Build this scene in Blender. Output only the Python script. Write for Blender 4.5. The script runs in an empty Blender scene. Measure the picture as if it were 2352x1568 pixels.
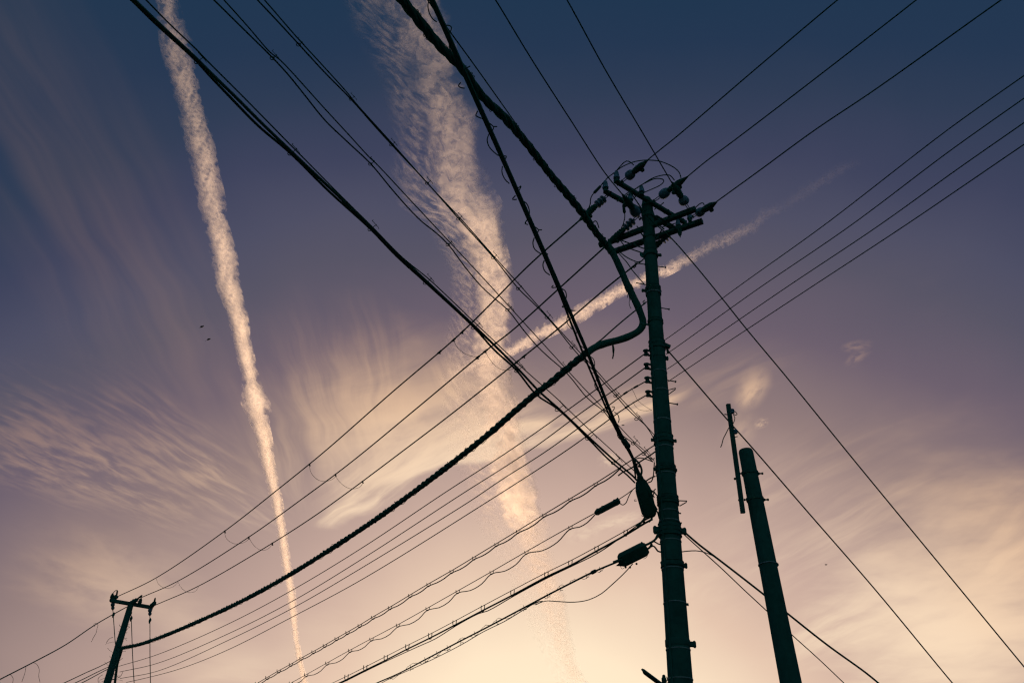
import bpy, math, random
from mathutils import Vector, Matrix
random.seed(7)
SC = bpy.context.scene
COL = SC.collection
R = math.radians

# ---------------------------------------------------------------- camera
# The photograph is measured on a 2352 x 1568 grid; F is the focal length on it.
F, CX, CY = 1800.0, 1176.0, 784.0
ELEV, ROLL = R(35.0), R(3.35)
CAM = Vector((0.0, 0.0, 1.6))
_r0, _u0 = Vector((1, 0, 0)), Vector((0, -math.sin(ELEV), math.cos(ELEV)))
VF = Vector((0, math.cos(ELEV), math.sin(ELEV)))
VR = _r0 * math.cos(ROLL) + _u0 * math.sin(ROLL)
VU = -_r0 * math.sin(ROLL) + _u0 * math.cos(ROLL)
cam_d = bpy.data.cameras.new('camera')
cam_d.sensor_width = 36.0
cam_d.lens = 36.0 * F / 2352.0
cam_d.clip_start, cam_d.clip_end = 0.05, 400000.0
cam = bpy.data.objects.new('camera', cam_d)
COL.objects.link(cam)
cam.matrix_world = Matrix.Translation(CAM) @ Matrix((VR, VU, -VF)).transposed().to_4x4()
SC.camera = cam

def ray(x, y):
    return VR * (x - CX) + VU * (CY - y) + VF * F

def W(x, y, depth):
    """the point seen at (x, y) at a given distance along the optical axis, in metres"""
    return CAM + ray(x, y) * (depth / F)

def sr(r, g, b):
    f = lambda c: (c / 255.0 / 12.92) if c <= 10.31 else ((c / 255.0 + 0.055) / 1.055) ** 2.4
    return (f(r), f(g), f(b), 1.0)

SC.view_settings.view_transform = 'Standard'
SC.view_settings.look = 'None'
SC.view_settings.gamma = 1.0
SC.view_settings.use_curve_mapping = False
SC.view_settings.exposure = 0.0
SC.cycles.use_denoising = True
SC.cycles.use_adaptive_sampling = True
SC.cycles.adaptive_threshold = 0.02
SC.cycles.adaptive_min_samples = 8
SC.cycles.transparent_max_bounces = 24
SC.cycles.max_bounces = 4
SC.cycles.pixel_filter_type = 'BLACKMAN_HARRIS'
SC.cycles.filter_width = 1.3

# ---------------------------------------------------------------- sun
SUN_PX = (1290.0, 1800.0)
SUN = ray(*SUN_PX).normalized()
SUN_EL = math.asin(SUN.z)
SUN_AZ = math.atan2(SUN.x, SUN.y)
sl = bpy.data.lights.new('sun', 'SUN')
sl.energy = 5.0
sl.angle = R(0.53)
sl.color = (1.0, 0.67, 0.43)
so = bpy.data.objects.new('sun', sl)
COL.objects.link(so)
so.rotation_euler = SUN.to_track_quat('Z', 'Y').to_euler()
so.location = SUN * 60

# ---------------------------------------------------------------- sky (world)
class Net:
    def __init__(s, tree):
        s.t = tree
    def new(s, kind, **kw):
        n = s.t.nodes.new(kind)
        for k, v in kw.items():
            setattr(n, k, v)
        return n
    def put(s, sock, v):
        if isinstance(v, bpy.types.NodeSocket):
            s.t.links.new(v, sock)
        elif v is not None:
            sock.default_value = v
    def m(s, op, a, b=None, c=None, clamp=False):
        n = s.new('ShaderNodeMath', operation=op, use_clamp=clamp)
        for i, v in enumerate((a, b, c)):
            if v is not None:
                s.put(n.inputs[i], v)
        return n.outputs[0]
    def add(s, a, b): return s.m('ADD', a, b)
    def sub(s, a, b): return s.m('SUBTRACT', a, b)
    def mul(s, a, b): return s.m('MULTIPLY', a, b)
    def div(s, a, b): return s.m('DIVIDE', a, b)
    def mad(s, a, b, c): return s.m('MULTIPLY_ADD', a, b, c)
    def step(s, v, lo, hi, o0=0.0, o1=1.0):
        n = s.new('ShaderNodeMapRange', interpolation_type='SMOOTHSTEP', clamp=True)
        for i, x in enumerate((v, lo, hi, o0, o1)):
            s.put(n.inputs[i], x)
        return n.outputs[0]
    def vec(s, x, y, z=0.0):
        n = s.new('ShaderNodeCombineXYZ')
        for i, v in enumerate((x, y, z)):
            s.put(n.inputs[i], v)
        return n.outputs[0]
    def xyz(s, v):
        n = s.new('ShaderNodeSeparateXYZ')
        s.put(n.inputs[0], v)
        return n.outputs[:]
    def noise(s, v, scale=1.0, detail=4.0, rough=0.55, lac=2.0, dist=0.0, color=False):
        n = s.new('ShaderNodeTexNoise', noise_dimensions='3D')
        s.put(n.inputs['Vector'], v)
        s.put(n.inputs['Scale'], scale)
        s.put(n.inputs['Detail'], detail)
        s.put(n.inputs['Roughness'], rough)
        s.put(n.inputs['Lacunarity'], lac)
        s.put(n.inputs['Distortion'], dist)
        return n.outputs['Color' if color else 'Fac']
    def ramp(s, v, stops, interp='LINEAR'):
        n = s.new('ShaderNodeValToRGB')
        cr = n.color_ramp
        cr.interpolation = interp
        while len(cr.elements) > 1:
            cr.elements.remove(cr.elements[0])
        cr.elements[0].position = stops[0][0]
        cr.elements[0].color = stops[0][1]
        for p, c in stops[1:]:
            e = cr.elements.new(p)
            e.color = c
        s.put(n.inputs[0], v)
        return n.outputs[0]
    def mix(s, f, a, b):
        n = s.new('ShaderNodeMix', data_type='RGBA')
        s.put(n.inputs[0], f)
        s.put(n.inputs[6], a)
        s.put(n.inputs[7], b)
        return n.outputs[2]

def layer(x, y):
    """where the sight line of (x, y) meets a cloud layer of unit height"""
    d = ray(x, y)
    return (d.x / d.z, d.y / d.z)

def build_sky():
    w = bpy.data.worlds.new('World')
    SC.world = w
    w.use_nodes = True
    w.cycles.sampling_method = 'MANUAL'
    w.cycles.sample_map_resolution = 256
    w.node_tree.nodes.clear()
    g = Net(w.node_tree)
    d = g.new('ShaderNodeTexCoord').outputs['Generated']
    nv = g.new('ShaderNodeVectorMath', operation='NORMALIZE')
    g.put(nv.inputs[0], d)
    dx, dy, dz = g.xyz(nv.outputs[0])
    # angular distance from the glow over the sun: wider along the horizon than upwards
    sh = Vector((SUN.x, SUN.y, 0)).normalized()
    fwd = g.mad(dx, sh.x, g.mul(dy, sh.y))
    side = g.mad(dx, sh.y, g.mul(dy, -sh.x))
    az = g.mul(g.m('ARCTAN2', side, fwd), 57.2958)
    el = g.mul(g.m('ARCSINE', dz), 57.2958)
    ce = g.m('SQRT', g.m('MAXIMUM', g.sub(1.0, g.mul(dz, dz)), 0.0))
    wide = g.new('ShaderNodeMapRange', clamp=True)
    for i_, x_ in enumerate((el, 10.0, 35.0, 0.70, 1.0)):
        g.put(wide.inputs[i_], x_)
    a2 = g.mul(g.mul(az, ce), wide.outputs[0])
    e2 = g.sub(g.m('ABSOLUTE', el), math.degrees(SUN_EL))
    # uneven air: slow wobble of the bands
    lo = g.noise(nv.outputs[0], 2.6, 4.0, 0.5)
    t = g.m('SQRT', g.add(g.mul(a2, a2), g.mul(e2, e2)))
    t = g.add(t, g.mul(g.sub(lo, 0.5), 7.0))
    tn = g.div(t, 120.0)
    q = lambda deg, r_, g_, b_: (deg / 120.0, sr(r_, g_, b_))
    base = g.ramp(tn, [q(0, 255, 236, 206), q(7, 251, 228, 198), q(12.5, 226, 194, 172), q(18, 199, 168, 155),
                       q(26.5, 147, 124, 122), q(32, 108, 94, 108), q(36.5, 87, 83, 100), q(39.5, 77, 77, 99), q(43, 61, 65, 91),
                       q(47, 45, 58, 83), q(50, 34, 53, 80), q(54, 27, 52, 78), q(62, 22, 49, 75), q(85, 40, 68, 92), q(120, 66, 86, 104)])
    # ---- high cloud, on a plane at unit height
    zc = g.m('MAXIMUM', dz, 0.035)
    px, py = g.div(dx, zc), g.div(dy, zc)
    P = g.vec(px, py)
    wn = g.noise(P, 1.1, 3.0, 0.55, color=True)
    wx, wy, wz = g.xyz(wn)
    fx = g.noise(P, 4.5, 3.0, 0.6, color=True)
    vx, vy, vz = g.xyz(fx)
    px = g.add(px, g.add(g.mul(g.sub(wx, 0.5), 0.20), g.mul(g.sub(vx, 0.5), 0.022)))
    py = g.add(py, g.add(g.mul(g.sub(wy, 0.5), 0.20), g.mul(g.sub(vy, 0.5), 0.022)))
    def local(c, a, b):
        c_, a_, b_ = layer(*c), layer(*a), layer(*b)
        ax, ay, bx, by = a_[0] - c_[0], a_[1] - c_[1], b_[0] - c_[0], b_[1] - c_[1]
        det = ax * by - ay * bx
        X, Y = g.sub(px, c_[0]), g.sub(py, c_[1])
        u = g.mad(X, by / det, g.mul(Y, -bx / det))
        v = g.mad(X, -ay / det, g.mul(Y, ax / det))
        return u, v
    iso = g.noise(P, 3.2, 4.0, 0.55)
    total = None
    for i, (c, a, b, su, sv, lo_, hi_, k, soft, det, patch, crisp) in enumerate([q + (0,) * (12 - len(q)) for q in CIRRUS]):
        u, v = local(c, a, b)
        r = g.m('SQRT', g.mad(u, u, g.mul(v, v)))
        r = g.add(r, g.mul(g.sub(iso, 0.5), 0.7))
        # a crisp edge on the side of the short end, soft elsewhere
        mask = g.step(r, 1.0, g.step(v, -0.15, 0.3, soft, crisp) if crisp else soft)
        n = g.noise(g.vec(g.mul(u, su), g.mul(v, sv), i * 3.7), 1.0, det, 0.55, dist=0.25)
        if patch:
            n = g.mad(g.sub(iso, 0.5), patch, n)
        den = g.mul(g.mul(mask, g.step(n, lo_, hi_)), k)
        total = den if total is None else g.sub(1.0, g.mul(g.sub(1.0, total), g.sub(1.0, den)))
    cloud = g.ramp(tn, [q(0, 255, 242, 212), q(8, 255, 237, 206), q(14, 253, 228, 196), q(20, 247, 217, 186),
                        q(27, 238, 198, 162), q(34, 196, 155, 130), q(42, 152, 122, 110), q(52, 122, 101, 100), q(62, 92, 84, 94), q(80, 66, 72, 90), q(120, 50, 60, 80)])
    col = g.mix(total, base, cloud)
    # a physical sky of the same sun adds its share underneath
    nish = g.new('ShaderNodeTexSky', sky_type='NISHITA')
    nish.sun_disc = False
    nish.sun_elevation = SUN_EL
    nish.sun_rotation = SUN_AZ
    nb = g.new('ShaderNodeBackground')
    g.put(nb.inputs['Color'], nish.outputs[0])
    nb.inputs['Strength'].default_value = NISHITA
    bg = g.new('ShaderNodeBackground')
    g.put(bg.inputs['Color'], col)
    bg.inputs['Strength'].default_value = GRADE
    sm = g.new('ShaderNodeAddShader')
    w.node_tree.links.new(nb.outputs[0], sm.inputs[0])
    w.node_tree.links.new(bg.outputs[0], sm.inputs[1])
    out = g.new('ShaderNodeOutputWorld')
    w.node_tree.links.new(sm.outputs[0], out.inputs['Surface'])

NISHITA, GRADE = 0.004, 0.985
CIRRUS = [
    # centre, long end, short end, grain along, grain across, low, high, strength, soft, detail, patchiness
    ((930, 960), (1310, 860), (1000, 1120), 1.4, 3.4, 0.12, 0.60, 0.92, -0.2, 6.0, 0.4),
    ((845, 1095), (715, 1218), (900, 1160), 1.0, 3.2, 0.18, 0.70, 0.92, -0.2, 5.0, 0.4, 0.62),
    ((985, 1020), (830, 1090), (1005, 1075), 1.0, 2.4, 0.16, 0.62, 0.90, -0.1, 5.0, 0.3, 0.68),
    ((1130, 990), (1310, 935), (1145, 1060), 1.4, 2.8, 0.18, 0.64, 0.88, 0.0, 5.0, 0.3, 0.72),
    ((1060, 905), (1000, 800), (1150, 900), 1.0, 4.0, 0.26, 0.68, 0.66, -0.2, 6.0, 0.4),
    ((760, 980), (640, 620), (930, 960), 0.8, 3.6, 0.24, 0.74, 0.68, -0.2, 4.0, 0.3),
    ((850, 900), (800, 620), (1000, 880), 0.8, 3.2, 0.24, 0.74, 0.62, -0.2, 4.0, 0.3),
    ((640, 1050), (520, 760), (760, 1040), 0.8, 3.5, 0.28, 0.78, 0.38, -0.2, 4.0, 0.3),
    ((290, 560), (600, 1150), (560, 420), 0.6, 2.4, 0.30, 0.76, 0.26, -0.3, 3.0, 0.3),
    ((60, 420), (330, 1000), (270, 320), 0.6, 2.4, 0.30, 0.76, 0.20, -0.3, 3.0, 0.3),
    ((60, 120), (200, 420), (190, 60), 0.6, 2.4, 0.30, 0.76, 0.17, -0.3, 3.0, 0.3),
    ((240, 1075), (600, 1240), (190, 1200), 6.0, 11.0, 0.34, 0.80, 0.40, 0.0, 5.0, 0.8),
    ((60, 1050), (400, 1180), (10, 1150), 6.0, 10.0, 0.34, 0.80, 0.32, 0.0, 5.0, 0.8),
    ((470, 1080), (720, 1230), (510, 1220), 3.0, 7.0, 0.36, 0.76, 0.42, 0.0, 4.0, 0.5),
    ((1375, 950), (1620, 862), (1395, 992), 1.2, 2.6, 0.22, 0.68, 0.78, -0.1, 5.0, 0.4, 0.6),
    ((1660, 880), (1880, 800), (1680, 950), 1.2, 3.0, 0.30, 0.74, 0.20, -0.3, 4.0, 0.3),
    ((2170, 1450), (2620, 1230), (2270, 1620), 1.3, 3.6, 0.05, 0.50, 1.0, 0.0, 5.0, 0.5),
    ((2260, 1560), (2760, 1380), (2330, 1760), 1.0, 2.0, 0.0, 0.45, 0.75, -0.2, 3.0, 0.3),
    ((2330, 1270), (2600, 1060), (2400, 1370), 1.3, 4.0, 0.24, 0.70, 0.62, -0.1, 4.0, 0.5),
    ((1930, 1240), (2330, 1040), (1990, 1350), 1.6, 6.0, 0.32, 0.76, 0.42, -0.2, 4.0, 0.5),
    ((1800, 1120), (2150, 930), (1850, 1220), 1.4, 5.0, 0.36, 0.78, 0.26, -0.2, 4.0, 0.5),
    ((1930, 1440), (2200, 1310), (1970, 1520), 1.6, 4.5, 0.24, 0.68, 0.62, 0.0, 5.0, 0.5),
    ((240, 1340), (480, 1410), (170, 1450), 1.6, 2.2, 0.25, 0.70, 0.40, 0.0, 5.0, 0.5),
    ((520, 1530), (860, 1480), (500, 1620), 1.0, 1.0, 0.15, 0.6, 0.50, -0.2, 2.0, 0.2),
    ((420, 1440), (580, 1530), (320, 1500), 1.0, 1.0, 0.15, 0.6, 0.30, -0.2, 2.0, 0.2),
    ((1000, 1330), (1500, 1250), (960, 1560), 0.8, 0.9, 0.10, 0.7, 0.20, -0.4, 3.0, 0.2),
    ((1716, 905), (1760, 862), (1746, 938), 1.5, 1.5, 0.18, 0.58, 0.80, -0.1, 5.0, 0.5),
    ((1690, 985), (1722, 920), (1740, 1010), 1.4, 1.4, 0.22, 0.70, 0.40, -0.3, 5.0, 0.5),
    ((1736, 974), (1760, 966), (1740, 988), 2.4, 2.4, 0.34, 0.60, 0.55, 0.0, 6.0, 0.0),
    ((1950, 803), (1990, 795), (1955, 820), 1.8, 1.8, 0.32, 0.66, 0.30, 0.0, 6.0, 0.0),
    ((1955, 826), (1990, 806), (1962, 838), 1.8, 1.8, 0.32, 0.66, 0.26, 0.0, 6.0, 0.0),
    ((1390, 1058), (1412, 1036), (1412, 1076), 2.2, 2.2, 0.30, 0.60, 0.60, 0.0, 6.0, 0.0),
    ((1420, 1202), (1500, 1180), (1428, 1226), 2.6, 2.0, 0.34, 0.66, 0.45, 0.0, 6.0, 0.0),
    ((1355, 1228), (1420, 1212), (1364, 1256), 2.6, 2.0, 0.34, 0.66, 0.36, 0.0, 6.0, 0.0),
    ((1650, 1330), (1900, 1200), (1720, 1460), 1.4, 3.0, 0.30, 0.76, 0.30, -0.2, 4.0, 0.4),
]
build_sky()

# ---------------------------------------------------------------- contrails, 9 km up, lit by the sun
CLOUD_H = 9000.0

def cloud_pt(x, y, h=CLOUD_H):
    d = ray(x, y)
    return CAM + d * (h / d.z)

def resample(rows, step=1.0):
    out = []
    for (a, b) in zip(rows[:-1], rows[1:]):
        n = max(2, int(math.hypot(b[0] - a[0], b[1] - a[1]) / 14))
        for i in range(n):
            k = i / n
            out.append([a[j] + (b[j] - a[j]) * k for j in range(len(a))])
    out.append(list(rows[-1]))
    return out

def contrail(name, label, rows, mat, thick=160.0, flip=False):
    """rows: left x, left y, right x, right y, density; a lens-shaped body of cloud between the two edges"""
    rows = resample(rows)
    NS = 9
    verts, faces, uvs, dens = [], [], [], []
    along = 0.0
    last = None
    ring = []
    for r in rows:
        L, Rr = cloud_pt(r[0], r[1]), cloud_pt(r[2], r[3])
        mid = (L + Rr) / 2
        if last is not None:
            along += 2.0 * math.hypot((r[0] + r[2] - last[0] - last[2]) / 2, (r[1] + r[3] - last[1] - last[3]) / 2) / max(6.0, math.hypot(r[2] - r[0], r[3] - r[1]))
        last = r
        wdt = (Rr - L).length
        idx = []
        for side in (1, -1):
            rng = range(NS) if side == 1 else range(NS - 2, 0, -1)
            for k in rng:
                s = k / (NS - 1)
                v = s * 2 - 1
                p = L.lerp(Rr, s)
                p = p + Vector((0, 0, side * min(thick, wdt * 0.12) * math.sqrt(max(0.0, 1 - v * v))))
                idx.append(len(verts))
                verts.append(p)
                uvs.append((along, v))
                dens.append(r[4])
        ring.append(idx)
    n = len(ring[0])
    for a, b in zip(ring[:-1], ring[1:]):
        for k in range(n):
            k2 = (k + 1) % n
            faces.append((a[k], a[k2], b[k2], b[k]))
    me = bpy.data.meshes.new(name)
    me.from_pydata([tuple(v) for v in verts], [], faces)
    den = me.attributes.new('ice_amount', 'FLOAT', 'POINT')
    den.data.foreach_set('value', dens)
    uvl = me.uv_layers.new(name='span')
    for lp in me.loops:
        uvl.data[lp.index].uv = uvs[lp.vertex_index]
    me.materials.append(mat)
    me.shade_smooth()
    o = bpy.data.objects.new(name, me)
    COL.objects.link(o)
    o['label'], o['category'], o['group'] = label, 'contrail', 'contrails crossing the sky'
    return o

def ice_material(name, core_lo, core_hi, seed, kind):
    m = bpy.data.materials.new(name)
    m.use_nodes = True
    m.node_tree.nodes.clear()
    g = Net(m.node_tree)
    uvn = g.new('ShaderNodeUVMap', uv_map='span')
    u, v, _ = g.xyz(uvn.outputs[0])
    da = g.new('ShaderNodeAttribute', attribute_name='ice_amount').outputs['Fac']
    # grain in units of the trail's own half width, so it swells as the trail spreads
    K = g.vec(u, v, seed)
    if kind == 'plume':
        big = g.noise(K, 0.55, 2.0, 0.5)
        mid = g.noise(K, 1.4, 4.0, 0.58, dist=0.3)
        fine = g.noise(K, 2.8, 3.0, 0.55, dist=0.4)
        e = g.add(g.m('ABSOLUTE', g.add(v, g.mul(g.sub(big, 0.5), 0.8))), g.mul(g.sub(mid, 0.5), g.sub(2.3, g.mul(da, 1.1))))
        e = g.add(e, g.mul(g.sub(fine, 0.5), 0.7))
        mask = g.step(e, 1.0, 0.35)
        tex = g.step(g.add(g.mul(mid, 0.5), g.mul(fine, 0.5)), core_lo, core_hi, g.mad(g.mul(da, da), 0.60, 0.10), 1.0)
        lean = g.step(v, -1.1, 0.4, 0.55, 1.0)
        a = g.mul(g.mul(g.mul(mask, tex), lean), da)
    else:
        big = g.noise(K, 0.9, 2.0, 0.5)
        warp = g.noise(K, 2.0, 2.0, 0.5, color=True)
        wx, wy, wz = g.xyz(warp)
        tex = g.noise(g.vec(g.add(g.mul(u, 1.25), g.mul(wx, 0.9)), g.add(v, g.mul(wy, 0.9)), seed), 2.8, 5.0, 0.62, dist=0.3)
        fil = g.noise(g.vec(g.add(g.mul(u, 1.6), g.mul(v, 1.5)), g.mul(g.sub(v, g.mul(u, 0.9)), 4.0), 2.0), 1.5, 6.0, 0.62, dist=0.6)
        mid = g.noise(K, 3.0, 4.0, 0.58, dist=0.5)
        # core on the right half, filaments trailing off to the left
        e = g.add(v, g.mul(g.sub(mid, 0.5), 0.75))
        e = g.add(e, g.mul(g.sub(big, 0.5), 0.55))
        right = g.step(e, 1.0, 0.62)
        left = g.step(e, -0.20, 0.16)
        core = g.mul(g.mul(right, left), g.step(tex, core_lo, core_hi, g.mad(g.mul(da, da), 0.40, 0.18), 1.0))
        wisp = g.mul(g.mul(g.step(g.m('ABSOLUTE', g.add(v, 0.30)), 0.72, 0.1), g.step(fil, 0.40, 0.74)), 0.60)
        a = g.mul(g.m('MAXIMUM', core, wisp), da)
    # two skins are crossed by every sight line
    a = g.sub(1.0, g.m('SQRT', g.m('MAXIMUM', g.sub(1.0, g.m('MINIMUM', a, 0.985)), 0.0)))
    nrm = g.new('ShaderNodeCombineXYZ')
    for i in range(3):
        nrm.inputs[i].default_value = SUN[i]
    sd = g.new('ShaderNodeBsdfDiffuse')
    sd.inputs['Color'].default_value = (0.86, 0.81, 0.76, 1)
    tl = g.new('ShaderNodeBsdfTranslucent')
    tl.inputs['Color'].default_value = (1.8, 1.7, 1.56, 1)     # brighter than white and warm: forward-scattered sun glow put into the colour
    L = m.node_tree.links
    L.new(nrm.outputs[0], sd.inputs['Normal'])
    mx = g.new('ShaderNodeAddShader')
    L.new(sd.outputs[0], mx.inputs[0])
    L.new(tl.outputs[0], mx.inputs[1])
    nr2 = g.new('ShaderNodeVectorMath', operation='SCALE')
    L.new(nrm.outputs[0], nr2.inputs[0])
    nr2.inputs['Scale'].default_value = -1.0
    L.new(nr2.outputs[0], tl.inputs['Normal'])
    tr = g.new('ShaderNodeBsdfTransparent')
    mo = g.new('ShaderNodeMixShader')
    g.put(mo.inputs[0], a)
    L.new(tr.outputs[0], mo.inputs[1])
    L.new(mx.outputs[0], mo.inputs[2])
    out = g.new('ShaderNodeOutputMaterial')
    L.new(mo.outputs[0], out.inputs['Surface'])
    return m

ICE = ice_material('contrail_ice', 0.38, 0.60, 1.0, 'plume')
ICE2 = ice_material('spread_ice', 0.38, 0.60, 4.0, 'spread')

T1 = [(349.36, -60, 398.64, -60, 0.214),
      (356.12, 0, 409.88, 0, 0.23),
      (363.8, 92, 442.2, 92, 0.265),
      (379.04, 171, 452.96, 171, 0.341),
      (403.52, 239, 468.48, 239, 0.388),
      (420.1, 325, 492.9, 325, 0.465),
      (438.34, 393, 506.66, 393, 0.573),
      (454.28, 478, 523.72, 478, 0.648),
      (469.88, 521, 528.12, 521, 0.74),
      (480.46, 585, 546.54, 585, 0.794),
      (492.76, 654, 553.24, 654, 0.892),
      (519.24, 722, 570.76, 722, 0.92),
      (531.54, 773, 577.46, 773, 0.95),
      (543.66, 825, 587.34, 825, 0.95),
      (554.54, 879, 600.46, 879, 0.97),
      (552.88, 927, 628.12, 927, 1),
      (572.24, 972, 619.76, 972, 1),
      (587.04, 1013, 627.96, 1013, 1),
      (595.52, 1060, 632.48, 1060, 1),
      (606.84, 1094, 641.16, 1094, 1),
      (622.48, 1155, 651.52, 1155, 1),
      (633.96, 1220, 659.04, 1220, 1),
      (644.96, 1292, 670.04, 1292, 1),
      (653.96, 1350, 679.04, 1350, 1),
      (661.12, 1402, 684.88, 1402, 1),
      (667.76, 1443, 686.24, 1443, 1),
      (673.92, 1487, 691.08, 1487, 1),
      (680.08, 1521, 695.92, 1521, 1),
      (689.76, 1566, 708.24, 1566, 1),
      (709.76, 1620, 728.24, 1620, 1)]
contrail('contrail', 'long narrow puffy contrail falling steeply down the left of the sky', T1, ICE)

T2 = [(784.0, -60, 1000, -60, 0.15),
      (778.0, 0, 1030, 0, 0.162),
      (794.0, 51, 1040, 51, 0.186),
      (860.0, 171, 1062, 171, 0.215),
      (878.0, 253, 1098, 253, 0.257),
      (898.0, 342, 1112, 342, 0.358),
      (890.0, 410, 1134, 427, 0.411),
      (912.0, 472, 1156, 465, 0.547),
      (975, 513, 1160, 525, 0.705),
      (1000, 568, 1166, 568, 0.751),
      (1020, 620, 1178, 613, 0.797),
      (1030, 671, 1184, 665, 0.844),
      (1030, 705, 1184, 705, 0.88),
      (1020, 756, 1178, 756, 0.86),
      (1010, 808, 1172, 808, 0.84),
      (1010, 850, 1175, 850, 0.85),
      (1020, 883, 1180, 886, 0.85),
      (1006, 950, 1200, 950, 0.97),
      (1026, 1032, 1219, 1032, 0.947),
      (1056, 1100, 1234, 1090, 1.0),
      (1076, 1169, 1250, 1169, 1.0),
      (1106, 1231, 1272, 1231, 0.72),
      (1156, 1306, 1290, 1306, 0.614),
      (1186, 1374, 1302, 1374, 0.562),
      (1211, 1443, 1312, 1445, 0.43),
      (1248, 1511, 1330, 1511, 0.43),
      (1276, 1570, 1354, 1570, 0.43)]
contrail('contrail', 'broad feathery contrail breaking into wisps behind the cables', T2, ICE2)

T3 = [(1000, 868, 1016, 894, 0.0),
      (1050, 838, 1068, 864, 0.383),
      (1110, 812, 1124, 840, 0.459),
      (1163, 796, 1176, 818, 0.689),
      (1236, 748, 1254, 780, 0.726),
      (1318, 704, 1338, 740, 0.726),
      (1388, 666, 1406, 696, 0.689),
      (1440, 640, 1456, 668, 0.65),
      (1520, 608, 1536, 634, 0.612),
      (1590, 568, 1608, 596, 0.203),
      (1644, 540, 1662, 570, 0.169),
      (1718, 506, 1736, 536, 0.088),
      (1748, 476, 1766, 502, 0.04),
      (1790, 462, 1806, 486, 0.013),
      (1836, 428, 1856, 458, 0.024),
      (1884, 398, 1902, 424, 0.025),
      (1928, 374, 1944, 400, 0.017),
      (1975, 355, 1990, 380, 0.0)]
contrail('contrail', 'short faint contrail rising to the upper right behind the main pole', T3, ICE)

# ---------------------------------------------------------------- materials
def mat(name, col, rough=0.75, spec=0.2, noise_scale=6.0, amount=0.35, bump=0.02, metal=0.0):
    m = bpy.data.materials.new(name)
    m.use_nodes = True
    m.node_tree.nodes.clear()
    g = Net(m.node_tree)
    co = g.new('ShaderNodeTexCoord').outputs['Object']
    n1 = g.noise(co, noise_scale, 5.0, 0.6)
    n2 = g.noise(co, noise_scale * 7, 3.0, 0.6)
    k = g.add(g.mul(n1, 0.65), g.mul(n2, 0.35))
    dark = tuple(c * (1 - amount) for c in col[:3]) + (1,)
    light = tuple(min(1, c * (1 + amount)) for c in col[:3]) + (1,)
    colr = g.ramp(k, [(0.3, dark), (0.7, light)])
    bp = g.new('ShaderNodeBump')
    bp.inputs['Strength'].default_value = 0.5
    bp.inputs['Distance'].default_value = bump
    g.put(bp.inputs['Height'], n2)
    p = g.new('ShaderNodeBsdfPrincipled')
    g.put(p.inputs['Base Color'], colr)
    g.put(p.inputs['Normal'], bp.outputs[0])
    p.inputs['Roughness'].default_value = rough
    p.inputs['Metallic'].default_value = metal
    p.inputs['Specular IOR Level'].default_value = spec
    out = g.new('ShaderNodeOutputMaterial')
    m.node_tree.links.new(p.outputs[0], out.inputs[0])
    return m

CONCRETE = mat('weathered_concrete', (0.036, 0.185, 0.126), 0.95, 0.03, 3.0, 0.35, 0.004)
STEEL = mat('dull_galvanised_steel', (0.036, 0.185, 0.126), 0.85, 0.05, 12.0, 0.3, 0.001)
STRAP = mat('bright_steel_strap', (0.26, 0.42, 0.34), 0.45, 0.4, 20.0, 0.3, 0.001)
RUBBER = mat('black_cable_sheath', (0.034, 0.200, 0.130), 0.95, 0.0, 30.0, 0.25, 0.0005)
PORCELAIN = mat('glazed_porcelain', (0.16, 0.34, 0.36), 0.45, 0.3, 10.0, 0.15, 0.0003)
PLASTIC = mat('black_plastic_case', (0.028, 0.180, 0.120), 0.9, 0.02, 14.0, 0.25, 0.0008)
GLOSS = mat('amber_lamp_cover', (0.75, 0.42, 0.12), 0.3, 0.5, 10.0, 0.1, 0.0003)
PLUMAGE = mat('dark_feathers', (0.01, 0.05, 0.045), 0.9, 0.1, 10.0, 0.2, 0.001)
ASPHALT = mat('asphalt', (0.05, 0.05, 0.05), 0.9, 0.2, 2.0, 0.3, 0.004)
BARK = mat('dry_vine', (0.03, 0.12, 0.08), 0.9, 0.0, 20.0, 0.3, 0.001)

# ---------------------------------------------------------------- mesh tools
ORG = {}

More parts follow.
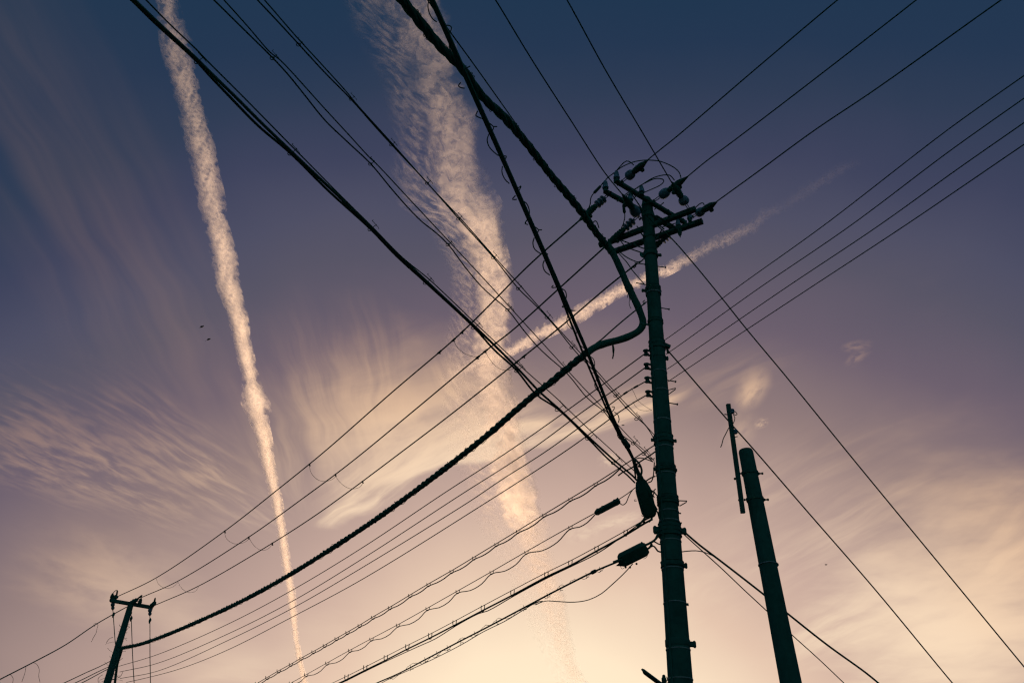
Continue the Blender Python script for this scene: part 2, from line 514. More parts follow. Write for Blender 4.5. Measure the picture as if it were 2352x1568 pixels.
class MB:
    """collects shapes in world coordinates and links them as one mesh object"""
    def __init__(s):
        s.v, s.f = [], []
    def add(s, vs, fs):
        b = len(s.v)
        s.v += vs
        s.f += [tuple(i + b for i in f) for f in fs]
        return s
    def tube(s, pts, r, n=6, closed=False):
        m = len(pts)
        if m < 2:
            return s
        rad = r if isinstance(r, (list, tuple)) else [r] * m
        vs, fs = [], []
        prev = None
        for i in range(m):
            a = pts[(i - 1) % m] if (closed or i > 0) else pts[i]
            b = pts[(i + 1) % m] if (closed or i < m - 1) else pts[i]
            t = (b - a)
            t = t.normalized() if t.length > 1e-9 else Vector((0, 0, 1))
            if prev is None:
                ref = Vector((0, 0, 1)) if abs(t.z) < 0.9 else Vector((1, 0, 0))
                nn = (ref - t * ref.dot(t)).normalized()
            else:
                nn = prev - t * prev.dot(t)
                nn = nn.normalized() if nn.length > 1e-6 else prev
            prev = nn
            bb = t.cross(nn)
            for k in range(n):
                a_ = 2 * math.pi * k / n
                vs.append(pts[i] + (nn * math.cos(a_) + bb * math.sin(a_)) * rad[i])
        rng = range(m) if closed else range(m - 1)
        for i in rng:
            j = (i + 1) % m
            for k in range(n):
                k2 = (k + 1) % n
                fs.append((i * n + k, i * n + k2, j * n + k2, j * n + k))
        if not closed:
            fs.append(tuple(range(n - 1, -1, -1)))
            fs.append(tuple((m - 1) * n + k for k in range(n)))
        return s.add(vs, fs)
    def lathe(s, p0, p1, prof, n=14):
        """prof: (fraction along p0-p1, radius)"""
        d = p1 - p0
        t = d.normalized()
        ref = Vector((0, 0, 1)) if abs(t.z) < 0.9 else Vector((1, 0, 0))
        nn = (ref - t * ref.dot(t)).normalized()
        bb = t.cross(nn)
        vs, fs = [], []
        for f, r in prof:
            c = p0 + d * f
            for k in range(n):
                a_ = 2 * math.pi * k / n
                vs.append(c + (nn * math.cos(a_) + bb * math.sin(a_)) * r)
        m = len(prof)
        for i in range(m - 1):
            for k in range(n):
                k2 = (k + 1) % n
                fs.append((i * n + k, i * n + k2, (i + 1) * n + k2, (i + 1) * n + k))
        fs.append(tuple(range(n - 1, -1, -1)))
        fs.append(tuple((m - 1) * n + k for k in range(n)))
        return s.add(vs, fs)
    def bar(s, p0, p1, w, h, up=Vector((0, 0, 1)), bev=0.12):
        """a bar of w across and h high, its long edges taken off"""
        t = (p1 - p0).normalized()
        x = t.cross(up)
        x = x.normalized() if x.length > 1e-6 else Vector((1, 0, 0))
        y = x.cross(t).normalized()
        a, b = w / 2, h / 2
        c = min(a, b) * bev * 2
        sec = [(-a + c, -b), (a - c, -b), (a, -b + c), (a, b - c), (a - c, b), (-a + c, b), (-a, b - c), (-a, -b + c)]
        vs = [p + x * u + y * v for p in (p0, p1) for u, v in sec]
        fs = [(i, (i + 1) % 8, 8 + (i + 1) % 8, 8 + i) for i in range(8)]
        fs += [tuple(range(7, -1, -1)), tuple(range(8, 16))]
        return s.add(vs, fs)
    def ball(s, c, r, n=10, squash=1.0, axis=Vector((0, 0, 1))):
        prof = []
        for i in range(1, 8):
            a = math.pi * i / 8
            prof.append(((1 - math.cos(a)) / 2, r * math.sin(a)))
        return s.lathe(c - axis * r * squash, c + axis * r * squash, prof, n)
    def build(s, name, material, parent=None, loc=None, smooth=True):
        org = ORG[parent.name] if parent is not None else (loc if loc is not None else s.v[0])
        me = bpy.data.meshes.new(name)
        me.from_pydata([tuple(Vector(v) - org) for v in s.v], [], s.f)
        me.materials.append(material)
        me.validate()
        if smooth:
            me.shade_smooth()
            me.set_sharp_from_angle(angle=R(40))
        o = bpy.data.objects.new(name, me)
        COL.objects.link(o)
        if parent is not None:
            o.parent = parent
        else:
            o.location = org
        ORG[o.name] = Vector(org)
        return o

def tag(o, label, cat, group=None, kind=None):
    if kind:
        o['kind'] = kind
    if label:
        o['label'] = label
    if cat:
        o['category'] = cat
    if group:
        o['group'] = group
    return o

def thing(name, label, cat, loc, group=None):
    o = bpy.data.objects.new(name, None)
    o.empty_display_size = 0.2
    COL.objects.link(o)
    o.location = loc
    ORG[o.name] = Vector(loc)
    return tag(o, label, cat, group)

def DH(x, y, h):
    """distance along the optical axis at which (x, y) is h metres over the ground"""
    return (h - CAM.z) * F / ray(x, y).z

def DY(x, y, Y):
    """the same for the vertical plane Y metres ahead"""
    return Y * F / ray(x, y).y

def catmull(P, step=14.0):
    if len(P) < 3:
        out = []
        (a, b) = P[0], P[1]
        n = max(1, int(math.hypot(b[0] - a[0], b[1] - a[1]) / (step * 3)))
        return [(a[0] + (b[0] - a[0]) * i / n, a[1] + (b[1] - a[1]) * i / n) for i in range(n + 1)]
    out = []
    for i in range(len(P) - 1):
        p1, p2 = P[i], P[i + 1]
        p0 = P[i - 1] if i > 0 else (2 * p1[0] - p2[0], 2 * p1[1] - p2[1])
        p3 = P[i + 2] if i + 2 < len(P) else (2 * p2[0] - p1[0], 2 * p2[1] - p1[1])
        d1 = max(1e-3, math.hypot(p1[0] - p0[0], p1[1] - p0[1])) ** 0.5
        d2 = max(1e-3, math.hypot(p2[0] - p1[0], p2[1] - p1[1])) ** 0.5
        d3 = max(1e-3, math.hypot(p3[0] - p2[0], p3[1] - p2[1])) ** 0.5
        n = max(2, int(math.hypot(p2[0] - p1[0], p2[1] - p1[1]) / step))
        for k in range(n):
            u = k / n
            q = []
            for j in (0, 1):
                m1 = (p2[j] - p1[j]) + d2 * ((p1[j] - p0[j]) / d1 - (p2[j] - p0[j]) / (d1 + d2))
                m2 = (p2[j] - p1[j]) + d2 * ((p3[j] - p2[j]) / d3 - (p3[j] - p1[j]) / (d2 + d3))
                h00, h10, h01, h11 = 2*u**3-3*u**2+1, u**3-2*u**2+u, -2*u**3+3*u**2, u**3-u**2
                q.append(h00 * p1[j] + h10 * m1 + h01 * p2[j] + h11 * m2)
            out.append(tuple(q))
    out.append(tuple(P[-1][:2]))
    return out

def span(P, d0, d1, step=14.0):
    """a wire in space through the sight lines P, from distance d0 to d1 (straight in depth)"""
    Q = catmull([tuple(p[:2]) for p in P], step)
    L = [0.0]
    for a, b in zip(Q[:-1], Q[1:]):
        L.append(L[-1] + math.hypot(b[0] - a[0], b[1] - a[1]))
    T = L[-1]
    return [W(q[0], q[1], 1.0 / ((1 - l / T) / d0 + (l / T) / d1)) for q, l in zip(Q, L)], Q

def along(P, d0, d1, x, y):
    """distance on the span nearest to (x, y)"""
    pts, Q = span(P, d0, d1)
    i = min(range(len(Q)), key=lambda k: (Q[k][0] - x) ** 2 + (Q[k][1] - y) ** 2)
    return (pts[i] - CAM).dot(VF)

def wire(name, label, cat, P, d0, d1, r, group=None, n=6, material=None, step=14.0):
    pts, Q = span(P, d0, d1, step)
    o = MB().tube(pts, r, n).build(name, material or RUBBER, None, pts[0])
    return tag(o, label, cat, group)

def px(w, depth):
    """metres that w grid pixels cover at a distance"""
    return w * depth / F

# ---------------------------------------------------------------- ground (below the frame)
gb = MB()
NG, SZ = 24, 60000.0
gv, gf = [], []
for i in range(NG + 1):
    for j in range(NG + 1):
        sx, sy = (i / NG * 2 - 1), (j / NG * 2 - 1)
        gv.append(Vector((sx * abs(sx) ** 2 * SZ, sy * abs(sy) ** 2 * SZ, 0)))
for i in range(NG):
    for j in range(NG):
        a = i * (NG + 1) + j
        gf.append((a, a + NG + 1, a + NG + 2, a + 1))
gb.add(gv, gf)
tag(gb.build('ground', ASPHALT, None, Vector((0, 0, 0)), smooth=False), 'dark ground under the poles', None, kind='structure')

# unseen ridge added below the frame to keep the low sun off poles and cables
hb = MB()
hv, hf = [], []
NH = 96
hr = random.Random(4)
ph = [hr.uniform(0, 6.28) for _ in range(5)]
for i in range(NH):
    a_ = 2 * math.pi * i / NH
    top = 78 + 7 * math.sin(3 * a_ + ph[0]) + 4 * math.sin(7 * a_ + ph[1]) + 2.5 * math.sin(17 * a_ + ph[2]) + 1.5 * math.sin(31 * a_ + ph[3])
    for rad_, z_ in ((420, -1), (470, top * .45), (540, top * .82), (600, top), (700, top * .7), (900, -2)):
        k_ = rad_ * (1 + .05 * math.sin(5 * a_ + ph[4]))
        hv.append(Vector((k_ * math.sin(a_), k_ * math.cos(a_), z_ + (hr.uniform(-1.5, 1.5) if z_ > 0 else 0))))
for i in range(NH):
    j = (i + 1) % NH
    for k in range(5):
        hf.append((i * 6 + k, j * 6 + k, j * 6 + k + 1, i * 6 + k + 1))
SUN_BLOCK = mat('sun_block_slope', (0.04, 0.06, 0.035), 0.95, 0.0, 0.08, 0.5, 0.5)
tag(hb.add(hv, hf).build('sun_block_ridge', SUN_BLOCK, None, Vector((0, 0, 0))), 'unseen ridge added to block the low sun', None, kind='structure')

# ---------------------------------------------------------------- main pole
PY = 9.6
A0, A1 = W(1490, 520, DY(1490, 520, PY)), W(1563, 1568, DY(1563, 1568, PY))
def on_pole(y):
    """axis point of the main pole at picture height y, and its distance"""
    lo, hi = 380.0, 1640.0
    # parameter along the axis by bisection on projected height
    a, b = -0.5, 1.5
    for _ in range(50):
        m = (a + b) / 2
        p = A0 + (A1 - A0) * m
        d = p - CAM
        yy = CY - d.dot(VU) / d.dot(VF) * F
        if yy < y:
            a = m
        else:
            b = m
    p = A0 + (A1 - A0) * m
    return p, (p - CAM).dot(VF)
_w = [(470, 25.0), (520, 26.3), (600, 28.6), (664, 30.8), (792, 34.5), (976, 39.8), (1198, 46.2), (1400, 52.0), (1568, 57.0)]
def pole_r(y):
    ys = [q[0] for q in _w]
    if y <= ys[0]:
        w = _w[0][1]
    elif y >= ys[-1]:
        w = _w[-1][1]
    else:
        for (a, wa), (b, wb) in zip(_w[:-1], _w[1:]):
            if a <= y <= b:
                w = wa + (wb - wa) * (y - a) / (b - a)
                break
    return px(w, on_pole(y)[1]) / 2
AX = (A0 - A1).normalized()
foot = A1 + (A1 - A0) * (A1.z / (A0.z - A1.z))
pole = thing('utility_pole', 'tall tapering concrete utility pole with double crossarms right of centre', 'utility pole', foot)
b = MB()
top_p = on_pole(468)[0]
H = (top_p - foot).length
prof = []
r0, r1 = pole_r(520), pole_r(1568)
h0, h1 = (A0 - foot).length, (A1 - foot).length
for i in range(41):
    h = H * i / 40
    prof.append((i / 40, r1 + (r0 - r1) * (h - h1) / (h0 - h1)))
b.lathe(foot, top_p, prof, 28)
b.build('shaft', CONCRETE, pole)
cp, cd = on_pole(468)
MB().lathe(cp - AX * 0.02, cp + AX * 0.17, [(0, .085), (0.25, .086), (0.5, .08), (0.75, .062), (0.93, .034), (1, .01)], 18).build('cap', STEEL, pole)

def band(y, hgt=0.05, extra=0.007, m=None, lugs=(), ridges=0):
    p, d = on_pole(y)
    r = pole_r(y) + extra
    mb = MB()
    mb.lathe(p - AX * hgt / 2, p + AX * hgt / 2, [(0, r - 0.004), (0.08, r), (0.92, r), (1, r - 0.004)], 28)
    for k in range(ridges):
        q = p + AX * hgt * (k / max(1, ridges - 1) - 0.5) * 0.9
        mb.lathe(q - AX * 0.006, q + AX * 0.006, [(0, r), (0.3, r + 0.006), (0.7, r + 0.006), (1, r)], 28)
    o = mb.build('band', m or STEEL, pole)
    side = (VR - AX * VR.dot(AX)).normalized()
    for s_, ln, tk in lugs:
        lb = MB()
        a = p + side * s_ * (r - 0.01)
        e = p + side * s_ * (r + ln)
        lb.bar(a, e, tk, tk * 1.3)
        lb.lathe(e - AX * tk * 0.9, e + AX * tk * 0.9, [(0, tk * .25), (0.2, tk * .45), (0.8, tk * .45), (1, tk * .25)], 8)
        lb.build('bolt', STEEL, o)
    return o

for y, h_, ex, m_, lg, rd in [
    (497, .10, .010, STEEL, ((1, .03, .03),), 2), (546, .07, .012, STEEL, ((1, .035, .03),), 0), (585, .11, .012, STEEL, ((1, .05, .035), (-1, .05, .035)), 2),
    (668, .13, .012, STEEL, ((-1, .05, .035), (1, .005, .02)), 4), (676, .02, .016, STRAP, (), 0), (740, .05, .006, STEEL, (), 2), (794, .16, .008, STEEL, ((1, .03, .05),), 3),
    (822, .03, .006, STEEL, ((1, .02, .04),), 0), (857, .016, .005, STRAP, (), 0), (900, .016, .005, STRAP, (), 0), (968, .018, .005, STRAP, (), 0),
    (1011, .13, .010, STEEL, ((1, .035, .03), (-1, .03, .03)), 3), (1030, .014, .005, STRAP, (), 0), (1078, .09, .010, STEEL, ((1, .01, .025), (-1, .02, .03)), 4), (1091, .014, .006, STRAP, (), 0),
    (1150, .12, .010, STEEL, (), 4), (1177, .014, .007, STRAP, ((1, .02, .012),), 0), (1199, .014, .007, STRAP, ((1, .02, .012),), 0), (1218, .18, .014, STEEL, ((1, .045, .055), (-1, .045, .06)), 4),
    (1244, .014, .006, STRAP, (), 0), (1297, .07, .008, STEEL, ((1, .03, .04),), 2), (1308, .014, .006, STRAP, (), 0), (1386, .014, .006, STRAP, ((1, .015, .02),), 0),
    (1477, .08, .008, STEEL, ((1, .05, .045),), 0), (1492, .014, .006, STRAP, (), 0), (1560, .014, .006, STRAP, (), 0)]:
    band(y, h_, ex, m_, lg, rd)

def bolt_step(x0, y0, x1, y1):
    d = on_pole((y0 + y1) / 2)[1]
    a, e = W(x0, y0, d), W(x1, y1, d)
    t = (e - a).normalized()
    mb = MB().tube([a - t * 0.06, e], 0.008, 8)
    mb.lathe(e - t * 0.006, e + t * 0.014, [(0, .010), (0.3, .017), (0.8, .017), (1, .012)], 8)
    mb.build('step_bolt', STEEL, pole)
for q in [(1512, 612, 1528, 614), (1466, 605, 1481, 607), (1519, 707, 1536, 710), (1469, 651, 1485, 654), (1533, 873, 1551, 876), (1537, 925, 1555, 928)]:
    bolt_step(*q)
def tri_bracket(P, y):
    d = on_pole(y)[1]
    MB().tube([W(x_, y_, d) for x_, y_ in P], 0.008, 6).build('bracket', STEEL, pole)
tri_bracket([(1532, 896), (1552, 891), (1551, 894), (1536, 905), (1530, 904)], 898)
tri_bracket([(1556, 1149), (1578, 1150), (1576, 1153), (1562, 1161), (1558, 1160), (1559, 1150)], 1154)
tri_bracket([(1504, 1052), (1498, 1054), (1490, 1050)], 1053)
tri_bracket([(1506, 1122), (1500, 1128), (1494, 1134)], 1128)
tri_bracket([(1510, 1170), (1504, 1160), (1496, 1142)], 1150)
# conduit riding down the far left of the shaft
_c = [on_pole(y)[0] - (VR - AX * VR.dot(AX)).normalized() * (pole_r(y) * 0.80) - Vector((0, pole_r(y) * 0.66, 0)) for y in range(800, 1640, 40)]
MB().tube(_c, 0.016, 8).build('conduit', STEEL, pole)

# --- crossarms, level, each with its own height
Z = lambda x, y: (x * 0.1721 + 1292.0, y * 0.1721 + 333.0)      # from the enlarged head of the pole
def arm(x0, y0, x1, y1, h, thick):
    a, e = W(x0, y0, DH(x0, y0, h)), W(x1, y1, DH(x1, y1, h))
    mb = MB().bar(a, e, thick, thick)
    o = mb.build('crossarm', STEEL, pole)
    t = (e - a).normalized()
    n_ = t.cross(Vector((0, 0, 1)))
    for f in (0.06, 0.30, 0.5, 0.72, 0.94):
        c = a.lerp(e, f)
        MB().lathe(c - n_ * (thick * .8), c + n_ * (thick * .8), [(0, .006), (0, .014), (0.08, .014), (0.081, .006), (0.919, .006), (0.92, .014), (1, .014)], 6).build('bolt', STEEL, o)
    MB().bar(a - t * .004, a + t * .012, thick * 1.03, thick * 1.03).build('end_cap', STEEL, o)
    MB().bar(e - t * .012, e + t * .004, thick * 1.03, thick * 1.03).build('end_cap', STEEL, o)
    return a, e, h
hA = CAM.z + on_pole(474)[0].z - CAM.z
armA = arm(1413, 415, 1574, 512, hA, .072)
armB = arm(1389, 439, 1551, 526, hA, .072)
hC = on_pole(523)[0].z
armC = arm(1399, 556, 1597, 480, hC, .086)
armD = arm(1413, 577, 1613, 508, hC - 0.02, .088)
def dA(x, y): return DH(x, y, hA)
def dC(x, y): return DH(x, y, hC)

def part_wire(name, P, depth, r, parent=pole, d1=None, step=5.0, m=None):
    pts, _ = span(P, depth, d1 or depth, step)
    return MB().tube(pts, r, 6).build(name, m or RUBBER, parent)

def pin(x, y, d, s=1.0, m=None):
    """post insulator standing up from (x, y)"""
    p = W(x, y, d)
    e = p + Vector((0, 0, 0.175 * s))
    r = 0.056 * s
    o = MB().lathe(p, e, [(0, r * .55), (0.06, r * .95), (0.20, r * 1.0), (0.30, r * .92), (0.34, r * .78), (0.36, r * .80), (0.52, r * .80), (0.54, r * .70), (0.58, r * .78),
                          (0.74, r * .72), (0.78, r * .58), (0.82, r * .66), (0.93, r * .60), (1, r * .35)], 16).build('pin_insulator', m or PORCELAIN, pole)
    MB().lathe(p - Vector((0, 0, .07 * s)), p + Vector((0, 0, .01)), [(0, r * .7), (0.5, r * .7), (0.9, r * .5), (1, r * .4)], 10).build('base', STEEL, o)
    MB().lathe(e - Vector((0, 0, .02)), e + Vector((0, 0, .018)), [(0, r * .3), (0.5, r * .52), (1, r * .3)], 10).build('clamp', STEEL, o)
    return e
PIN = {}
for k, (zx, zy, s) in {'a1': (722, 455, 1.0), 'b1': (573, 585, 1.0), 'a2': (1058, 640, .92), 'b2': (905, 745, .95), 'd1': (1700, 990, .85), 'c1': (1545, 1085, .85)}.items():
    x, y = Z(zx, zy)
    PIN[k] = (pin(x, y, dA(x, y) + 0.05 if k[0] in 'ab' else dC(x, y) + 0.25, s), x, y)

def strain(za, zb, da, db, kind='ball', r=11.0, knob=1):
    """dead-end set: link, insulator, cover, wedge; from the attachment za to the wire zb"""
    a, e = W(*Z(*za), da), W(*Z(*zb), db)
    dm = (da + db) / 2
    u = px(1, dm)
    L = (e - a).length
    t = (e - a).normalized()
    o = MB().lathe(a + t * L * .42, e, [(0, 5 * u), (.05, 6.5 * u), (.12, 6 * u), (.14, 7.8 * u), (.20, 6.4 * u), (.24, 8.2 * u), (.30, 6.6 * u), (.34, 8.6 * u), (.42, 7.2 * u), (.50, 8.0 * u),
                                       (.58, 7.6 * u), (.66, 6.6 * u), (.80, 4.4 * u), (.93, 2.4 * u), (1, 1.5 * u)], 12).build('strain_insulator', PLASTIC, pole)
    if kind == 'ball':
        MB().lathe(a + t * L * .18, a + t * L * .46, [(0, r * .35 * u), (.06, r * .7 * u), (.2, r * .95 * u), (.38, r * u), (.56, r * u), (.60, r * .93 * u), (.64, r * .97 * u), (.82, r * .8 * u), (.95, r * .5 * u), (1, r * .3 * u)], 16).build('disc', PORCELAIN, o)
    else:
        pr = [(0, 3 * u)]
        for k in range(3):
            s0 = .12 + k * .28
            pr += [(s0, 4 * u), (s0 + .05, r * .86 * u), (s0 + .12, r * .86 * u), (s0 + .17, 4.4 * u)]
        pr += [(1, 3 * u)]
        MB().lathe(a + t * L * .12, a + t * L * .44, pr, 16).build('disc', PORCELAIN, o)
    sd = t.cross(VF).normalized()
    lk = MB()
    lk.bar(a + sd * 2 * u, a + t * L * .2 + sd * 2.4 * u, 1.6 * u, 1.6 * u)
    lk.bar(a - sd * 2 * u, a + t * L * .2 - sd * 2.4 * u, 1.6 * u, 1.6 * u)
    lk.lathe(a - sd * 4 * u, a + sd * 4 * u, [(0, 1.6 * u), (.5, 2.2 * u), (1, 1.6 * u)], 8)
    lk.build('link', STEEL, o)
    c = a + t * L * .70 + sd * knob * 9 * u
    MB().lathe(c - t * 4.5 * u, c + t * 4.5 * u, [(0, 2.5 * u), (.2, 5 * u), (.75, 5.2 * u), (1, 2.5 * u)], 10).lathe(c - sd * knob * 6 * u, c, [(0, 3 * u), (1, 3.5 * u)], 8).build('clamp', PLASTIC, o)
    return e
S1 = strain((800, 485), (1137, 205), dA(*Z(800, 485)), 12.6, 'ball', 11.5, -1)
S2 = strain((1225, 745), (1675, 420), on_pole(461)[1] - .1, 12.9, 'ball', 11.5, -1)
S3 = strain((1690, 855), (1455, 490), dC(*Z(1690, 855)) + .05, 12.6, 'ball', 12.0, 1)
S4 = strain((1740, 955), (2062, 760), dC(*Z(1740, 955)) + .15, 12.5, 'ball', 10.5, -1)
S5 = strain((615, 660), (212, 1020), dA(*Z(615, 660)), 13.0, 'disc', 11.5, 1)
S6 = strain((1010, 945), (560, 1370), on_pole(497)[1] + .1, 13.2, 'disc', 11.5, 1)
S7 = strain((1490, 1150), (1080, 1470), dC(*Z(1490, 1150)) + .1, 13.3, 'disc', 11.5, 1)
S8 = strain((1040, 985), (795, 655), on_pole(500)[1] + .05, 12.7, 'ball', 12.0, 1)
# guy clamp and link below the arm
strain((560, 1240), (500, 1370), 13.2, 13.2, 'disc', 8, 1)

# jumpers and leads between the insulators
zp = lambda *P: [Z(*p) for p in P]
for P, d0, d1 in [
    (zp((720, 345), (790, 265), (850, 216), (905, 230), (950, 270)), 12.75, 12.6),
    (zp((725, 340), (800, 290), (935, 232), (1060, 207), (1200, 205), (1290, 216), (1400, 255), (1500, 310), (1560, 370), (1582, 445)), 12.75, 12.9),
    (zp((805, 685), (900, 620), (985, 580), (1100, 505), (1200, 445), (1330, 405), (1430, 405), (1470, 440), (1495, 475)), 12.8, 12.8),
    (zp((965, 590), (1050, 535), (1140, 490), (1220, 455), (1290, 448), (1345, 465), (1350, 495), (1290, 545), (1180, 595), (1090, 635), (990, 680), (940, 720)), 12.8, 13.0),
    (zp((690, 370), (650, 400), (600, 440), (575, 470)), 12.75, 12.75),
    (zp((545, 500), (512, 545)), 12.75, 12.75), (zp((418, 640), (385, 690), (372, 740), (370, 790), (340, 860)), 12.8, 12.9),
    (zp((905, 660), (870, 660), (830, 720), (812, 790)), 13.0, 13.0), (zp((828, 910), (832, 950), (815, 1040), (792, 1095), (770, 1140)), 13.1, 13.2),
    (zp((412, 1035), (425, 1018), (445, 1015), (462, 1035), (475, 1070), (487, 1110)), 13.0, 13.0),
    (zp((1775, 835), (1820, 795), (1855, 775), (1880, 778), (1890, 800)), 12.6, 12.5),
    (zp((1050, 810), (1100, 780), (1180, 755)), 12.9, 12.9), (zp((1330, 1095), (1420, 1070), (1510, 1045)), 12.9, 12.9),
    (zp((1225, 860), (1290, 820), (1350, 768)), 13.0, 13.0)]:
    part_wire('jumper_wire', P, d0, px(1.25, d0), d1=d1)
# in-line fuses
for za, zb in (((512, 545), (418, 645)), ((812, 790), (828, 912))):
    a, e = W(*Z(*za), 12.9), W(*Z(*zb), 12.9)
    MB().lathe(a, e, [(0, .008), (.05, .022), (.3, .024), (.9, .026), (1, .012)], 10).build('fuse', PLASTIC, pole)
# braces under the arms
for za, zb, w_ in (((785, 1272), (1105, 1388), 2.2), ((905, 1385), (1095, 1450), 2.2), ((770, 1272), (825, 1345), 2.0), ((1250, 940), (1500, 1090), 3.2),
                   ((1045, 1170), (1085, 1225), 2.6), ((1300, 1080), (1360, 1125), 2.2), ((990, 1080), (1010, 1105), 2.0), ((725, 755), (775, 715), 2.0), ((1260, 1255), (1330, 1120), 2.4)):
    a, e = W(*Z(*za), 12.95), W(*Z(*zb), 12.95)
    MB().bar(a, e, px(w_, 13), px(w_, 13)).build('brace', STEEL, pole)
# arrester hanging under the lower arm
a = W(*Z(1560, 1120), 12.9)
MB().lathe(a, a - Vector((0, 0, .19)), [(0, .03), (.1, .036), (.5, .036), (.55, .03), (.7, .026), (.8, .012), (1, .006)], 12).build('arrester', PLASTIC, pole)

# --- low voltage racks on the left of the shaft
Z2 = lambda x, y: (x * 0.2563 + 1378.0, y * 0.2563 + 574.0)
RACK = []
for (zx, zy) in ((412, 918), (418, 1040), (424, 1162), (431, 1285)):
    x, y = Z2(zx, zy)
    d = on_pole(y)[1] - 0.02
    o = MB().bar(W(x - 1, y - 5.5, d), W(x + 18, y - 2.0, d), px(2.6, d), px(5, d)).bar(W(x + 2, y + 5.5, d), W(x + 18, y + 9, d), px(2.6, d), px(5, d)).build('rack', STEEL, pole)
    MB().lathe(W(x - 1.5, y - 8, d), W(x + 1.5, y + 8, d), [(0, px(3, d)), (.1, px(6.2, d)), (.3, px(6.4, d)), (.38, px(4.4, d)), (.62, px(4.4, d)), (.7, px(6.4, d)), (.9, px(6.2, d)), (1, px(3, d))], 14).build('spool', PLASTIC, o)
    RACK.append((x - 4, y + 4, d))
# guy bracket on the right
d = on_pole(798)[1]
MB().bar(W(1524, 790, d), W(1539, 797, d), px(7, d), px(9, d)).bar(W(1532, 798, d), W(1535, 812, d), px(5, d), px(5, d)).build('bracket', STEEL, pole)

# ---------------------------------------------------------------- second, shorter pole
QY = 8.7
B0, B1 = W(1712.5, 1034, DY(1712.5, 1034, QY)), W(1816.5, 1568, DY(1816.5, 1568, QY))
BX = (B0 - B1).normalized()
foot2 = B1 + (B1 - B0) * (B1.z / (B0.z - B1.z))
pole2 = thing('utility_pole', 'short bare concrete pole leaning left with a steel bar strapped beside its top', 'utility pole', foot2)
def on2(y):
    f = (y - 1034) / (1568 - 1034.0)
    a, b = -0.5, 1.5
    for _ in range(50):
        m = (a + b) / 2
        p = B0 + (B1 - B0) * m
        d = p - CAM
        if CY - d.dot(VU) / d.dot(VF) * F < y:
            a = m
        else:
            b = m
    return p, (p - CAM).dot(VF)
q0, q1 = px(32.5, on2(1034)[1]) / 2, px(49, on2(1568)[1]) / 2
Lq = (B0 - foot2).length
rr = lambda h: q1 + (q0 - q1) * (h - (B1 - foot2).length) / (Lq - (B1 - foot2).length)
prof = [(i / 30, rr(Lq * i / 30)) for i in range(30)] + [(.996, rr(Lq)), (1, rr(Lq) - .008)]
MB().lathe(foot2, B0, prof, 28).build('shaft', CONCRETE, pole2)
side2 = (VR - BX * VR.dot(BX)).normalized()
for y, ln, m_, hh in ((1087, .06, STEEL, .045), (1147, .06, STEEL, .045), (1296, .012, STRAP, .014)):
    p, d = on2(y)
    r = rr((p - foot2).length) + .008
    o = MB().lathe(p - BX * hh / 2, p + BX * hh / 2, [(0, r - .004), (.1, r), (.9, r), (1, r - .004)], 26).build('band', m_, pole2)
    for s_ in ((1, -1) if m_ is STEEL else (1,)):
        a = p + side2 * s_ * (r - .01)
        e = p + side2 * s_ * (r + (ln if s_ > 0 else .03))
        MB().lathe(a, e, [(0, .012), (.35, .018), (.36, .010), (.8, .010), (.81, .017), (1, .015)], 8).bar(a - BX * .02, a + BX * .02, .03, .03, side2).build('bolt', STEEL, o)
d = on2(1087)[1]
a, e = W(1672.5, 928, d + .15), W(1706.5, 1178, d - .35)
MB().bar(a, e, px(10.5, d), px(9, d), VR).build('extension_bar', STEEL, pole2)
for x, y in ((1682, 944), (1689, 991)):
    q = W(x, y, d)
    o = MB().lathe(q - BX * px(6, d), q + BX * px(6, d), [(0, px(2, d)), (.15, px(4.6, d)), (.4, px(4.8, d)), (.5, px(3, d)), (.6, px(4.8, d)), (.85, px(4.6, d)), (1, px(2, d))], 12).build('spool_insulator', PORCELAIN, pole2)
part_wire('tie_wire', [(1680, 940), (1690, 946), (1693, 951), (1689, 953), (1684, 950), (1688, 960), (1683, 974), (1679, 978)], d, px(.9, d), pole2)
part_wire('tie_wire', [(1674, 982), (1667, 996), (1661, 1008), (1658, 1020), (1655, 1027)], d, px(1.1, d), pole2)
part_wire('tie_wire', [(1664, 951), (1672, 952)], d, px(1.4, d), pole2)
part_wire('tie_wire', [(1684, 1004), (1694, 1002)], d, px(1.2, d), pole2)
for x, y in ((1685, 1099), (1695, 1148)):
    MB().ball(W(x + 3, y, d), px(3, d), 8).build('nut', STEEL, pole2)

# ---------------------------------------------------------------- distant pole, lower left
LD = 26.0
LYY = 27.0
C0, C1 = W(301, 1386, DY(301, 1386, LYY)), W(246, 1568, DY(246, 1568, LYY))
CXX = (C0 - C1).normalized()
foot3 = C1 + (C1 - C0) * (C1.z / (C0.z - C1.z))
pole3 = thing('utility_pole', 'small distant utility pole with one crossarm and dead vines in the lower left corner', 'utility pole', foot3)
d3 = (C0 - CAM).dot(VF)
s0, s1 = px(12.5, d3) / 2, px(16.5, (C1 - CAM).dot(VF)) / 2
L3 = (C0 - foot3).length
h1_ = (C1 - foot3).length
MB().lathe(foot3, C0, [(i / 20, s1 + (s0 - s1) * (L3 * i / 20 - h1_) / (L3 - h1_)) for i in range(21)], 16).build('shaft', CONCRETE, pole3)
Z6 = lambda x, y: (x * 0.1468 + 201.0, y * 0.1468 + 1337.9)
w6 = lambda x, y, dd=0: W(*Z6(x, y), d3 + dd)
MB().bar(w6(365, 275, -.2), w6(1025, 388, .2), px(7.6, d3), px(7.6, d3)).build('crossarm', STEEL, pole3)
def small_post(za, zb, pr, nm='pin_insulator', m=PLASTIC):
    MB().lathe(w6(*za), w6(*zb), [(f, px(r_, d3)) for f, r_ in pr], 10).build(nm, m, pole3)
